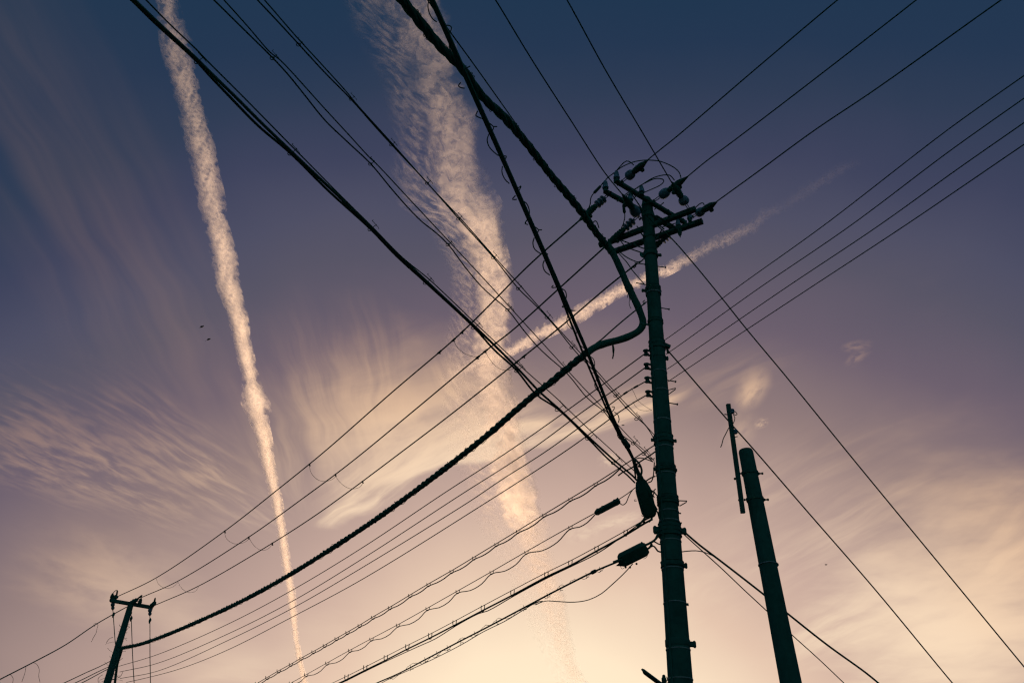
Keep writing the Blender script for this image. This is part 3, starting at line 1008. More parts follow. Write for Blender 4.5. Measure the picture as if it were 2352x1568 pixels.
small_post((372, 290), (395, 160), [(0, 4), (.2, 4.6), (.4, 3.4), (.5, 4.4), (.75, 3.6), (.85, 2.6), (1, 1.2)])
small_post((400, 265), (465, 200), [(0, 3), (.3, 5.4), (.6, 4.6), (.8, 5.6), (1, 2)])
small_post((455, 195), (468, 120), [(0, 1), (.1, 1.9), (.9, 1.9), (1, .8)], 'fuse')
small_post((665, 330), (790, 250), [(0, 4), (.2, 6), (.4, 4.5), (.5, 6.3), (.7, 4.2), (.8, 5), (1, 1.5)])
small_post((780, 250), (855, 192), [(0, .8), (.1, 1.9), (.9, 1.9), (1, .8)], 'fuse')
small_post((812, 320), (840, 245), [(0, 4), (.3, 4.8), (.55, 3.4), (.7, 3.6), (1, 1.6)])
small_post((985, 375), (1068, 300), [(0, 4), (.3, 5.6), (.5, 4.6), (.7, 5.6), (1, 2)])
small_post((1045, 305), (1060, 230), [(0, 2.6), (.3, 2.2), (.8, 1.8), (1, .8)])
for cx_ in (395, 980):
    y0 = 310 if cx_ == 395 else 400
    small_post((cx_, y0), (cx_ + (2 if cx_ == 395 else -5), y0 + 125), [(0, 3), (.15, 4.6), (.35, 4.4), (.45, 2.8), (.6, 3.9), (.75, 3.6), (.9, 1.4), (1, .7)], 'strain_insulator', PORCELAIN)
small_post((682, 440), (680, 500), [(0, 2), (.5, 2.4), (1, .8)], 'strain_insulator')
for P in ([(400, 160), (430, 125), (462, 112), (470, 125)], [(842, 245), (850, 210), (856, 192)], [(840, 240), (800, 262), (780, 270)]):
    part_wire('jumper_wire', [Z6(*p) for p in P], d3, px(.8, d3), pole3, step=3)
part_wire('conduit', [(279.5, 1491), (276, 1504), (270, 1522), (267, 1542), (263, 1575)], d3 - .3, px(2.9, d3), pole3)
for zx, zy in ((390, 1420), (375, 1500), (405, 1360)):
    MB().bar(w6(zx - 40, zy), w6(zx + 45, zy + 5), px(1.6, d3), px(1.6, d3)).build('rung', STEEL, pole3)
# dead vines and wire ends clinging to it
vb = MB()
rnd = random.Random(5)
for i in range(150):
    f = rnd.random() ** 0.8
    c = C0.lerp(C1, 0.18 + 0.95 * f)
    rr_ = s0 * (0.6 + 0.8 * f)
    c = c + VR * rnd.uniform(-1, 1) * rr_ + VF * rnd.uniform(-1, 1) * rr_
    v = Vector((rnd.uniform(-1, 1), rnd.uniform(-1, 1), rnd.uniform(-.9, .9))).normalized()
    w_ = Vector((rnd.uniform(-1, 1), rnd.uniform(-1, 1), rnd.uniform(-1, 1))).normalized()
    L_ = rnd.uniform(.06, .24) * (0.6 + f)
    vb.tube([c + v * L_ * k / 4 + w_ * L_ * .5 * (k / 4) ** 2 for k in range(5)], px(.35, d3), 3)
vb.build('dead_vines', BARK, pole3)['kind'] = 'stuff'
for P in ([(270, 655), (500, 650), (505, 670), (530, 690), (548, 668)], [(600, 690), (640, 680), (660, 690), (640, 700), (610, 740)], [(400, 850), (350, 865), (310, 910), (285, 960)],
          [(240, 1435), (195, 1460), (165, 1500), (170, 1560)], [(470, 1490), (530, 1440), (548, 1395)], [(500, 1215), (530, 1190), (550, 1175)]):
    P = P[1:] if P[0] == (270, 655) else P
    part_wire('wire_end', [Z6(*p) for p in P], d3, px(.5, d3), pole3, step=3)

# ---------------------------------------------------------------- overhead lines
G_HV = 'high voltage wires dead-ended on the crossarms'
G_LV = 'low voltage wires on the rack insulators'
G_COM = 'communication lines strung from the main pole'
def cat_wire(name, label, P, d0, d1, wpx, at, group=None, cat='wire', m=None, step=14.0):
    """wpx is the width on the picture grid at the end `at` (0 or 1)"""
    r = px(wpx * 1.12, d0 if at == 0 else d1) / 2
    return wire(name, label, cat, P, d0, d1, r, group, 6, m, step)

# top: three to the upper right, two from the top edge
cat_wire('power_wire', 'high voltage wire from the topmost insulator to the upper right, highest of three', [(2010, -70), (1924, 0), (1740, 155), (1548, 319), (1520, 341), (1487, 368)], 10.3, 12.6, 3.0, 0, G_HV)
cat_wire('power_wire', 'high voltage wire to the upper right, middle one', [(2180, -60), (2105, 0), (1850, 198), (1682, 326), (1620, 372), (1580, 405)], 10.4, 12.9, 3.0, 0, G_HV)
cat_wire('power_wire', 'high voltage wire from the right end of the lower crossarm to the upper right', [(2390, -62), (2300, 0), (2010, 206), (1870, 300), (1740, 395), (1646, 463)], 9.9, 12.5, 3.2, 0, G_HV)
cat_wire('power_wire', 'high voltage wire dropping from the top edge behind the topmost jumper loop', [(1265, -60), (1302, 0), (1390, 160), (1480, 312), (1515, 372), (1542, 418)], 10.0, 12.6, 3.0, 0, G_HV)
cat_wire('power_wire', 'high voltage wire dropping from the top edge to the left ends of the upper crossarms', [(1100, -58), (1138, 0), (1220, 135), (1310, 275), (1390, 398), (1429, 446)], 10.0, 12.7, 3.0, 0, G_HV)
# guy-like wires to the lower right
cat_wire('guy_wire', 'thin wire from behind the crossarms down to the right edge, outermost on that side', [(1447, 440), (1490, 500), (1538, 543), (1592, 604), (1660, 687), (1715, 756), (1801, 859), (1958, 1052), (2150, 1285), (2352, 1530), (2420, 1612)], 12.9, 11.6, 2.8, 1, 'guy wires to the lower right')
cat_wire('guy_wire', 'thin wire from mid main pole to the lower right, behind the steel bar', [(1535, 806), (1592, 872), (1665, 957), (1735, 1036), (1850, 1169), (2010, 1353), (2188, 1568), (2260, 1652)], 11.2, 12.5, 2.6, 1, 'guy wires to the lower right')

# four low voltage wires on the right and their continuation on the left
RT = [[(2420, 126), (2352, 174), (2180, 296), (1893, 517), (1710, 648), (1548, 766), (1528, 780)],
      [(2420, 178), (2352, 226), (2180, 348), (1955, 517), (1740, 664), (1548, 801), (1530, 813)],
      [(2420, 234), (2352, 282), (2200, 388), (2020, 517), (1800, 664), (1548, 837), (1533, 847)],
      [(2420, 287), (2352, 332), (2220, 422), (2080, 517), (1850, 668), (1548, 867), (1535, 876)]]
names_r = ['uppermost of the four', 'second from the top of the four', 'third from the top of the four', 'lowest of the four']
for P, nm in zip(RT, names_r):
    cat_wire('power_wire', 'low voltage wire from main pole to right edge, ' + nm, P, 6.9, on_pole(P[-1][1])[1] + .1, 2.7, 0, G_LV)
LT = [[(RACK[0][0], RACK[0][1]), (1424, 854), (1300, 944), (1174, 1032), (1020, 1132), (833, 1256.5), (671, 1354.5), (523, 1432.5), (362, 1502), (273, 1529)],
      [(RACK[1][0], RACK[1][1]), (1424, 886), (1340, 944), (1220, 1032), (1050, 1141), (833, 1282), (671, 1380), (523, 1455), (362, 1522), (275, 1542)],
      [(RACK[2][0], RACK[2][1]), (1440, 900), (1410, 922), (1260, 1032), (1148, 1104), (1080, 1150), (833, 1302), (676, 1393.5), (523, 1470), (362, 1540), (276, 1557)],
      [(RACK[3][0], RACK[3][1]), (1440, 934), (1304, 1032), (1100, 1164), (833, 1329), (671, 1416), (523, 1491.5), (416, 1534), (335, 1556), (290, 1566)]]
for i, (P, nm) in enumerate(zip(LT, names_r)):
    o = cat_wire('power_wire', 'low voltage wire sagging to the distant pole, ' + nm, P, RACK[i][2], 26.3, 2.5 if i < 3 else 2.5, 0, G_LV)
for P in ([(1458, 887), (1449, 893)], [(1434, 903), (1428, 907)], [(1448, 926), (1440, 932)]):
    pass
# service tails near the pole
for k, P in enumerate(([(1450, 891), (1457, 903), (1464, 918), (1478, 930), (1497, 942)], [(1454, 922), (1459, 932), (1468, 940), (1482, 943), (1497, 942)])):
    wire('tap_wire', 'fine tap wire drooping to the main pole beneath the rack, ' + ('longer' if k == 0 else 'shorter') + ' of two', 'wire', P, 10.9, 10.7, .0025, None, 5, None, 4)

# high voltage to the distant pole, with hanging jumpers between them
H1 = [(1329, 508), (1215, 609), (1100, 725), (1042, 780), (900, 901), (746, 1036), (640, 1122), (516, 1219), (359, 1326), (266, 1371)]
H2 = [(1388, 568), (1300, 648), (1175, 760), (1115, 806), (960, 935), (804, 1063), (690, 1148), (571, 1233), (408, 1334), (323, 1372)]
H3 = [(1462, 606), (1400, 655), (1300, 740), (1187, 831), (1040, 948), (903, 1052), (804, 1126), (720, 1186), (625, 1247), (456, 1345), (356, 1389)]
for P, nm in ((H1, 'outermost'), (H2, 'middle one'), (H3, 'innermost')):
    cat_wire('power_wire', 'high voltage wire from the crossarms down to the distant pole, ' + nm + ' of three', P, 13.1, 26.6, 3.4, 0, G_HV)
def dH(P, x, y): return along(P, 13.1, 26.6, x, y)
for i, (L, q, where) in enumerate((((H1, H2), [(1042, 781), (1050, 797), (1068, 812), (1090, 819), (1104, 816), (1115, 808)], 'nearest the main pole on the outer wires'),
                        ((H2, H3), [(1115, 808), (1125, 825), (1142, 843), (1160, 850), (1184, 845), (1200, 836)], 'nearest the main pole on the inner wires'),
                        ((H1, H2), [(711, 1071), (714, 1084), (728, 1100), (745, 1105), (762, 1101), (772, 1093)], 'in mid span on the outer wires'),
                        ((H2, H3), [(770, 1092), (780, 1106), (797, 1119), (812, 1122), (826, 1118), (835, 1107)], 'in mid span on the inner wires'),
                        ((H1, H2), [(516, 1223), (520, 1236), (535, 1247), (550, 1248), (566, 1242), (572, 1236)], 'left of the long contrail on the outer wires'),
                        ((H2, H3), [(573, 1236), (580, 1248), (593, 1260), (606, 1263), (618, 1258), (625, 1249)], 'left of the long contrail on the inner wires'),
                        ((H1, H2), [(359, 1328), (363, 1339), (374, 1348), (387, 1350), (400, 1345), (409, 1336)], 'closest to the distant pole on the outer wires'),
                        ((H2, H3), [(409, 1336), (415, 1347), (426, 1357), (438, 1360), (450, 1356), (456, 1347)], 'closest to the distant pole on the inner wires'))):
    a, b_ = dH(L[0], *q[0]), dH(L[1], *q[-1])
    wire('jumper_loop', 'slack loop hanging ' + where, 'wire', q, a, b_, .0045, 'slack loops between the high voltage wires', 5, None, 4)
# splice sleeves on the wires
def sleeve(name, label, P, dA_, dB_, x, y, length, w, parent=None):
    pts, Q = span(P, dA_, dB_, 4)
    i = min(range(len(Q)), key=lambda k: (Q[k][0] - x) ** 2 + (Q[k][1] - y) ** 2)
    i = max(1, min(len(pts) - 2, i))
    t = (pts[i + 1] - pts[i - 1]).normalized()
    d = (pts[i] - CAM).dot(VF)
    u = px(1, d)
    return MB().lathe(pts[i] - t * length * u / 2, pts[i] + t * length * u / 2, [(0, w * .3 * u), (.08, w * .5 * u), (.92, w * .5 * u), (1, w * .3 * u)], 8), pts[i]
LVW = [o for o in COL.objects if o.get('group') == G_LV]
HVW = [o for o in COL.objects if o.get('group') == G_HV]
for P, host, spots, d0, d1 in ((H1, HVW[5], [(1042, 780), (1060, 763), (1008, 808), (712, 1068), (516, 1219)], 13.1, 26.6), (H2, HVW[6], [(1115, 806), (1135, 790), (1098, 820), (772, 1090), (571, 1233)], 13.1, 26.6),
                               (H3, HVW[7], [(1468, 604), (1455, 612), (1205, 818), (1187, 831), (835, 1105), (625, 1247)], 13.1, 26.6)):
    for i, (x, y) in enumerate(spots):
        s, p = sleeve('sleeve', '', P, d0, d1, x, y, 16 if x > 1000 else 9, 4.6 if x > 1000 else 3)
        if x > 1000 or True:
            d = (p - CAM).dot(VF)
            s.tube([p, p - VU * px(5, d) + VR * px(1.5, d)], px(1.6, d), 6)
        s.build('sleeve', PLASTIC, host)
for i, spots in ((6, [(1436, 903), (1462, 886)]), (7, [(1440, 932)])):
    for x, y in spots:
        s, p = sleeve('sleeve', '', LT[i - 4], RACK[i - 4][2], 26.3, x, y, 14, 4.4)
        s.build('sleeve', PLASTIC, LVW[i])

# beyond the distant pole
for k, P in enumerate(([(291, 1393), (256, 1412), (215, 1436), (150, 1480), (80, 1518), (0, 1559), (-40, 1580)], [(252, 1518), (226, 1531), (201, 1542), (150, 1566), (110, 1584)],
                       [(250, 1530), (222, 1543), (196, 1556), (150, 1578)], [(248, 1535), (222, 1549), (200, 1561), (170, 1576)])):
    nm = ['topmost and knotted', 'second from the top', 'third from the top', 'lowest'][k]
    wire('power_wire', 'thin wire running on from the distant pole to the lower left, ' + nm, 'wire', P, 27, 20, .017 if k == 0 else .013, 'wires beyond the distant pole', 5)
for P, nm in (([(218, 1438), (215, 1434), (220, 1430), (225, 1434), (223, 1442), (221, 1452), (214, 1464), (210, 1473)], 'curled'), ([(75, 1520), (84, 1524), (90, 1536), (89, 1552), (92, 1566)], 'rightmost hanging'),
              ([(60, 1528), (57, 1545), (50, 1565)], 'straighter hanging'), ([(24, 1548), (30, 1556), (29, 1568)], 'short lowest hanging')):
    wire('wire_tail', nm + ' loose tail on the wire left of the distant pole', 'wire', P, 24, 24, .006, 'loose wire tails at the lower left', 4, None, 4)
DROPS = [([Z6(398, 440), Z6(404, 520), Z6(415, 680), Z6(428, 860), Z6(436, 960)], 'left'), ([Z6(682, 500), Z6(690, 700), Z6(702, 1050), Z6(718, 1380), Z6(732, 1600)], 'middle'), ([Z6(976, 530), Z6(977, 780), Z6(977, 1100), Z6(981, 1350), Z6(985, 1600)], 'right')]
for P, nm in DROPS:
    o = wire('down_wire', 'wire running down from the ' + nm + ' insulator of the distant pole', 'wire', P, d3, d3 - 1.5, .013, 'wires under the distant crossarm', 5)
    q = P[1] if nm != 'right' else (P[0][0], P[0][1] + 6)
    c = W(P[0][0] + (1 if nm == 'left' else 0), P[0][1] + 9, d3)
    MB().lathe(c + Vector((0, 0, .09)), c - Vector((0, 0, .09)), [(0, .01), (.3, .045), (.6, .04), (1, .01)], 8).build('clamp', PLASTIC, o)

# ---------------------------------------------------------------- lines from the top left to the main pole
def hanger(host, xm, ym, xl, yl, d, s=1.0, left=True):
    """cable hanger: spiral grip on the messenger, saddle ring round the cable"""
    u = px(1, d) * s
    M_, L_ = W(xm, ym, d), W(xl, yl, d)
    m = MB()
    ring = []
    ax_ = (VR * .7 - VU * .7).normalized()
    for k in range(13):
        a = 2 * math.pi * k / 12
        ring.append(L_ + (VR * math.cos(a) * 5.2 + VU * math.sin(a) * 3.8) * u - VR * 2 * u)
    m.tube(ring[:-1], 1.15 * u, 5, closed=True)
    m.tube([L_ + VR * 2 * u + VU * 1 * u, (L_ + M_) / 2 + (VR * 5 + VU * 3) * u, M_ + (VR * 3.5 - VU * 2) * u, M_ + (VR * 1 + VU * 1) * u], 1.0 * u, 5)
    m.tube([M_ + (-VR * 8 + VU * 9) * u, M_ + (-VR * 3.5 + VU * 4.5) * u, M_ + (VR * 2 - VU * 2) * u, M_ + (VR * 8 - VU * 8) * u, M_ + (VR * 10 - VU * 13) * u], .8 * u, 5)
    m.tube([M_ + (-VR * 9 + VU * 9) * u, M_ + (-VR * 5 + VU * 12) * u], .7 * u, 5)
    m.build('hanger', STEEL, host)

M1 = [(300, -34), (335, 0), (390, 56), (455, 118), (470, 134), (560, 224), (672, 338), (700, 366), (780, 447), (854, 520), (925, 592), (984, 640), (1095, 745), (1190, 835), (1205, 849), (1287, 922), (1300, 935), (1364, 996), (1412, 1040), (1458, 1082)]
D0, D1 = 5.5, 10.4
o = cat_wire('messenger_wire', 'thin messenger wire above the heavy double cable from the top left', M1, D0 - .2, D1, 3.4, 0, G_COM)
K1a = [(266, -38), (310, 2), (360, 50), (455, 139), (480, 164), (540, 222), (600, 282), (670, 349), (760, 434), (853, 523), (915, 585), (980, 646), (1090, 749), (1140, 797), (1190, 847), (1240, 900), (1283, 938), (1353, 1004), (1410, 1056), (1455, 1094), (1462, 1102)]
K1b = [(262, -36), (306, 4), (356, 53), (452, 141), (476, 168), (534, 229), (594, 290), (667, 352), (755, 439), (850, 525), (911, 588), (977, 648), (1088, 751), (1134, 802), (1186, 850), (1232, 906), (1281, 939), (1350, 1006), (1398, 1055), (1440, 1090), (1458, 1108)]
oa = cat_wire('heavy_cable', 'upper cable of the heavy pair from the top left to the splice case', K1a, D0, D1, 7.6, 0, G_COM, 'cable')
ob = cat_wire('heavy_cable', 'lower cable of the heavy pair from the top left to the splice case', K1b, D0 + .02, D1, 6.4, 0, G_COM, 'cable')
for (x, y) in ((455, 140), (670, 350), (853, 524), (980, 647), (1091, 750), (1190, 849), (1283, 938), (1353, 1004), (1412, 1060)):
    d = along(K1a, D0, D1, x, y)
    u = px(1, d)
    s = d / 5.8
    hanger(oa, x + 9, y - 9, x - 2, y + 3, d, 1.0 if x < 700 else .85)

M2 = [(470, -48), (514, 0), (568, 60), (622, 122), (642, 137), (746, 250), (804, 313), (849, 362), (866, 378), (938, 455), (1013, 535), (1030, 553), (1100, 628), (1169, 703), (1230, 770), (1295, 841), (1340, 890), (1387, 939), (1420, 976), (1456, 1014), (1480, 1034), (1503, 1058)]
K2 = [(445, -46), (491, 0), (560, 68), (627, 134), (662, 172), (700, 219), (746, 276), (798, 326), (852, 377), (897, 431), (938, 478), (969, 509), (1003, 536), (1030, 562), (1068, 613), (1105, 657), (1139, 688), (1167, 712), (1201, 756), (1235, 796), (1266, 825), (1293, 848), (1316, 873), (1341, 905), (1363, 926), (1387, 944), (1416, 985), (1434, 1003), (1456, 1018), (1480, 1042), (1500, 1060)]
cat_wire('messenger_wire', 'thin messenger wire of the looser looping line from the top left', M2, 5.7, 10.4, 3.0, 0, G_COM)
o = cat_wire('drop_cable', 'thin cable slung in shallow curves below its messenger from the top left', K2, 5.7, 10.4, 3.6, 0, G_COM, 'cable')
for (x, y) in ((627, 134), (852, 377), (1030, 562), (1167, 712), (1293, 848), (1387, 944), (1456, 1018), (1480, 1042)):
    d = along(K2, 5.7, 10.4, x, y)
    hanger(o, x + 6, y - 8, x, y, d, .95 if x < 700 else .8)

M3 = [(560, -52), (607, 0), (680, 84), (700, 106), (746, 156), (800, 216), (816, 236), (900, 329), (990, 430), (1054, 498), (1134, 588), (1195, 656), (1255, 724), (1316, 792), (1372, 853), (1417, 905), (1466, 957), (1488, 982), (1508, 1004)]
K3 = [(544, -50), (591, 0), (640, 52), (687, 103), (746, 167), (806, 228), (860, 289), (900, 333), (982, 421), (1054, 503), (1134, 592), (1191, 663), (1223, 694), (1257, 729), (1283, 759), (1314, 798), (1345, 832), (1372, 860), (1390, 882), (1415, 909), (1440, 938), (1464, 960), (1480, 974), (1491, 988), (1500, 1004), (1506, 1024)]
cat_wire('messenger_wire', 'thin messenger wire of the uppermost paired line from the top left', M3, 5.9, 10.5, 3.0, 0, G_COM)
o = cat_wire('drop_cable', 'thin cable hugging its messenger, uppermost paired line from the top left', K3, 5.9, 10.5, 3.4, 0, G_COM, 'cable')
for (x, y) in ((687, 103), (807, 228), (900, 333), (982, 421), (1054, 503), (1134, 592), (1191, 663), (1257, 729), (1314, 798), (1415, 909), (1463, 962)):
    d = along(K3, 5.9, 10.5, x, y)
    hanger(o, x + 5, y - 7, x, y, d, .9 if x < 700 else .75)

# ---------------------------------------------------------------- straight lashed cable, top centre to the splice case
ST = [(960, -74), (992, 0), (1035, 96), (1081, 200), (1130, 309), (1175, 410), (1230, 534), (1285, 660), (1322, 746), (1352, 816), (1382, 894), (1412, 968), (1436, 1016), (1452, 1048), (1470, 1096)]
ST2 = [(957, -73), (990, 1), (1033, 98), (1079, 202), (1128, 311), (1173, 412), (1227, 536), (1281, 662), (1314, 748), (1342, 818), (1374, 894), (1406, 968), (1432, 1018), (1452, 1052), (1460, 1096)]
E0, E1 = 5.2, 10.5
oc = cat_wire('lashed_cable', 'thick straight cable with loose lashing loops from top centre to the splice case', ST, E0, E1, 11.5, 0, G_COM, 'cable')
p2_, _ = span(ST2, E0 + .03, E1)
MB().tube(p2_, px(8.0, E0) / 2, 6).build('inner_cable', RUBBER, oc)
MB().tube(span([(x + 5 - i * .3, y - 2) for i, (x, y) in enumerate(ST[:10])], E0, E1 - 1)[0], px(3.6, E0) / 2, 6).build('messenger', STEEL, oc)
def dS(x, y): return along(ST, E0, E1, x, y)
LOOPS = [[(988, -6), (983, 12), (986, 30), (994, 44), (1003, 51)], [(1022, 58), (1034, 60), (1037, 64), (1033, 78)], [(1034, 92), (1032, 106), (1037, 120)], [(1061, 152), (1066, 159), (1073, 156), (1080, 152)], [(1066, 159), (1068, 167)],
         [(1058, 190), (1053, 198), (1060, 202), (1067, 203)], [(1097, 255), (1093, 266), (1100, 270), (1108, 273)], [(1120, 280), (1130, 288), (1134, 293), (1130, 301), (1126, 306)], [(1132, 291), (1142, 291)],
         [(1123, 308), (1119, 322), (1124, 338), (1134, 349), (1145, 358)], [(1155, 359), (1163, 359), (1159, 368)], [(1154, 382), (1153, 396), (1160, 412), (1170, 422)], [(1185, 428), (1190, 432), (1197, 427), (1191, 440)], [(1184, 449), (1177, 458), (1187, 458)],
         [(1200, 461), (1209, 467), (1215, 480), (1216, 490), (1215, 499)], [(1211, 505), (1206, 513), (1213, 516)], [(1225, 519), (1234, 525), (1237, 529), (1232, 538)], [(1236, 528), (1245, 528)], [(1227, 546), (1224, 558), (1228, 572), (1242, 583)],
         [(1252, 584), (1258, 583), (1254, 590)], [(1250, 598), (1247, 608), (1251, 622), (1263, 632)], [(1267, 636), (1275, 638), (1279, 636), (1274, 642)], [(1271, 655), (1267, 660), (1277, 660)], [(1289, 662), (1298, 668), (1301, 680), (1298, 690)],
         [(1296, 700), (1291, 705), (1302, 705)], [(1304, 706), (1314, 713), (1322, 713)], [(1304, 724), (1302, 738), (1310, 752), (1322, 760)], [(1324, 762), (1323, 776), (1330, 790), (1342, 800)], [(1352, 817), (1362, 823), (1366, 834), (1365, 842)],
         [(1370, 871), (1366, 884), (1374, 898), (1388, 902)], [(1385, 904), (1384, 916), (1390, 928), (1400, 932)], [(1405, 934), (1411, 934), (1409, 942), (1404, 946)], [(1411, 946), (1419, 952), (1422, 964), (1420, 970)], [(1421, 987), (1418, 998), (1424, 1008), (1436, 1014)],
         [(1428, 976), (1434, 976)], [(1400, 948), (1395, 946), (1398, 952), (1406, 948)], [(1356, 856), (1366, 856), (1374, 862)]]
for q in LOOPS:
    d = dS(*q[len(q) // 2])
    part_wire('lashing_wire', q, d - .03, px(1.35, d) if d < 8 else px(1.1, d), oc, step=3, m=STEEL)
_q = MB().tube([W(*q, dS(*q)) for q in ((1432, 1010), (1437, 1018), (1442, 1024))], px(6.5, 10.3), 8)
_q.build('clamp', STEEL, oc)

# plain telephone wire beside the heavy bundle
cat_wire('messenger_wire', 'thin straight wire right of the twisted bundle at top centre', [(955, -40), (982, 0), (1003, 31), (1037, 78), (1078, 134), (1160, 249), (1259, 390), (1290, 431)], 8.2, 12.0, 3.0, 0, G_COM)

# ---------------------------------------------------------------- heavy twisted bundle: top centre, past the crossarms, down the pole, off to the distant pole
def bundle(P, d0, d1, R_, pitch, lumps=3, seed=3, step=9.0):
    pts, Q = span(P, d0, d1, step)
    fine = []
    for a, b_ in zip(pts[:-1], pts[1:]):
        n = max(1, int((b_ - a).length / (pitch / 10)))
        fine += [a.lerp(b_, k / n) for k in range(n)]
    fine.append(pts[-1])
    rnd = random.Random(seed)
    strands = [[] for _ in range(lumps)]
    s = 0.0
    for i, p in enumerate(fine):
        t = (fine[min(i + 1, len(fine) - 1)] - fine[max(i - 1, 0)]).normalized()
        u = t.cross(VF).normalized()
        v = t.cross(u)
        if i:
            s += (p - fine[i - 1]).length
        wob = 1 + .12 * math.sin(s * 3.1) + .08 * math.sin(s * 7.7 + 1)
        for k in range(lumps):
            a = 2 * math.pi * (s / pitch + k / lumps)
            strands[k].append(p + (u * math.cos(a) + v * math.sin(a)) * R_ * .42 * wob)
    return strands, fine

BT = [(868, -66), (925, 2), (970, 58), (1012, 108), (1063, 160), (1104, 218), (1160, 272), (1210, 330), (1262, 398), (1330, 480), (1372, 538), (1402, 574)]
strands, fine = bundle(BT, 8.3, 12.6, .056, .62)
bo = MB().tube(strands[0], .036, 8).build('cable_bundle', RUBBER, None, strands[0][0])
tag(bo, 'heavy twisted cable bundle from top centre past the crossarms down to the main pole', 'cable', 'heavy twisted bundle')
for st in strands[1:]:
    MB().tube(st, .036, 8).build('strand', RUBBER, bo)
MB().tube(fine, .040, 8).build('strand', RUBBER, bo)
# spiral wrap and tie clips on the bundle
pts = []
s = 0
for i in range(0, len(fine) - 1):
    t = (fine[i + 1] - fine[i]).normalized()
    u = t.cross(VF).normalized()
    v = t.cross(u)
    s += (fine[i + 1] - fine[i]).length
    a = s / .20 * 2 * math.pi * .5
    pts.append(fine[i] + (u * math.cos(a) + v * math.sin(a)) * .060)
MB().tube(pts, .004, 5).build('spiral_wrap', STEEL, bo)
rnd = random.Random(11)
k = 6
while k < len(fine) - 4:
    p = fine[k]
    t = (fine[k + 1] - fine[k]).normalized()
    u = t.cross(VF).normalized()
    sg = -1 if rnd.random() < .3 else 1
    if u.dot(VR) < 0:
        u = -u
    e = p + u * sg * .046
    mb = MB()
    for m_ in range(rnd.choice((1, 1, 2))):
        e2 = e + t * .05 * m_
        q = [e2 - t * .018, e2 + u * sg * .020 - t * .012, e2 + u * sg * .024, e2 + u * sg * .020 + t * .014, e2 + t * .016]
        mb.tube(q, .0045, 5)
    mb.build('tie', STEEL, bo)
    k += rnd.randint(4, 9)
# smooth section beside the pole
BM = [(1396, 562), (1412, 590), (1427, 622), (1440, 652), (1456, 684), (1470, 716), (1477, 742), (1470, 757), (1448, 771), (1420, 781), (1392, 788), (1366, 798), (1346, 812)]
pts, _ = span(BM, 12.5, 11.6, 6)
n = len(pts)
rads = [(.054 + .002 * math.sin(i * .9)) for i in range(n)]
mo = MB().tube(pts, rads, 12).build('cable_bundle', RUBBER, None, pts[0])
tag(mo, 'thick sheathed cable bend dropping beside the main pole and turning away to the left', 'cable', 'heavy twisted bundle')
for (x, y) in ((1402, 575), (1443, 658), (1447, 665), (1383, 790)):
    d = along(BM, 12.5, 11.6, x, y)
    s_, p = sleeve('', '', BM, 12.5, 11.6, x, y, 9, 18.5)
    s_.build('tape', PLASTIC, mo)
for q in ([(1441, 662), (1443, 674), (1446, 686), (1445, 696), (1447, 704), (1450, 709)], [(1445, 664), (1442, 674), (1441, 684)], [(1447, 670), (1446, 680), (1449, 690)], [(1408, 792), (1410, 802), (1409, 812), (1407, 824)], [(1407, 793), (1408, 806), (1409, 818)]):
    part_wire('loose_end', q, 12.0, px(.7 if q[0][0] > 1420 else 1.6, 12), mo, step=3)
mo2 = [(1471, 742), (1490, 746)]
part_wire('strap', mo2, 11.7, px(2.2, 11.7), mo, step=3, d1=11.3)
for q, r_ in (([Z(745, 1440), Z(800, 1500), Z(855, 1560), (1452, 620), (1481, 654)], 1.2), ([Z(770, 1435), Z(860, 1500), Z(960, 1548), Z(1010, 1562), Z(1040, 1552)], 1.3), ([Z(1045, 1440), Z(1055, 1480), Z(1090, 1500)], 2.5),
              ([Z2(345, 122), Z2(372, 100), Z2(390, 82)], 1.4), ([Z2(390, 478), Z2(415, 468)], 1.6), ([Z2(385, 465), Z2(400, 452)], 1.2)):
    part_wire('jumper_wire', q, 12.5, px(r_, 12.5), pole, d1=12.0, step=4)
# wire from the pole to the bundle
cat_wire('power_wire', 'short wire from the main pole down to the bend of the thick cable', [(1482, 696), (1462, 711), (1430, 737), (1400, 763), (1381, 780), (1370, 788), (1358, 800)], 11.9, 11.7, 3.2, 0, G_HV)
# twisted run to the distant pole
BL = [(1352, 806), (1325, 828), (1297, 851), (1262, 880), (1236, 899), (1180, 946), (1130, 990), (1065, 1042), (1000, 1092), (930, 1144), (860, 1194), (780, 1247), (700, 1298), (620, 1345), (540, 1387), (460, 1424), (380, 1458), (320, 1479), (281, 1487)]
strands, fine = bundle(BL, 11.7, 26.3, .058, .50, seed=9)
lo_ = MB().tube(strands[0], .034, 7).build('cable_bundle', RUBBER, None, strands[0][0])
tag(lo_, 'long twisted cable bundle sagging from the main pole down to the distant pole', 'cable', 'heavy twisted bundle')
for st in strands[1:]:
    MB().tube(st, .034, 7).build('strand', RUBBER, lo_)
MB().tube(fine, .040, 7).build('strand', RUBBER, lo_)
pts = []
s = 0
for i in range(0, len(fine) - 1):
    t = (fine[i + 1] - fine[i]).normalized()
    u = t.cross(VF).normalized()
    v = t.cross(u)
    s += (fine[i + 1] - fine[i]).length
    a = (s / .36 + .35 * math.sin(s * 1.7)) * 2 * math.pi
    pts.append(fine[i] + (u * math.cos(a) + v * math.sin(a)) * (.066 + .008 * math.sin(s * 2.3)))
MB().tube(pts, .0055, 5).build('spiral_wrap', STEEL, lo_)

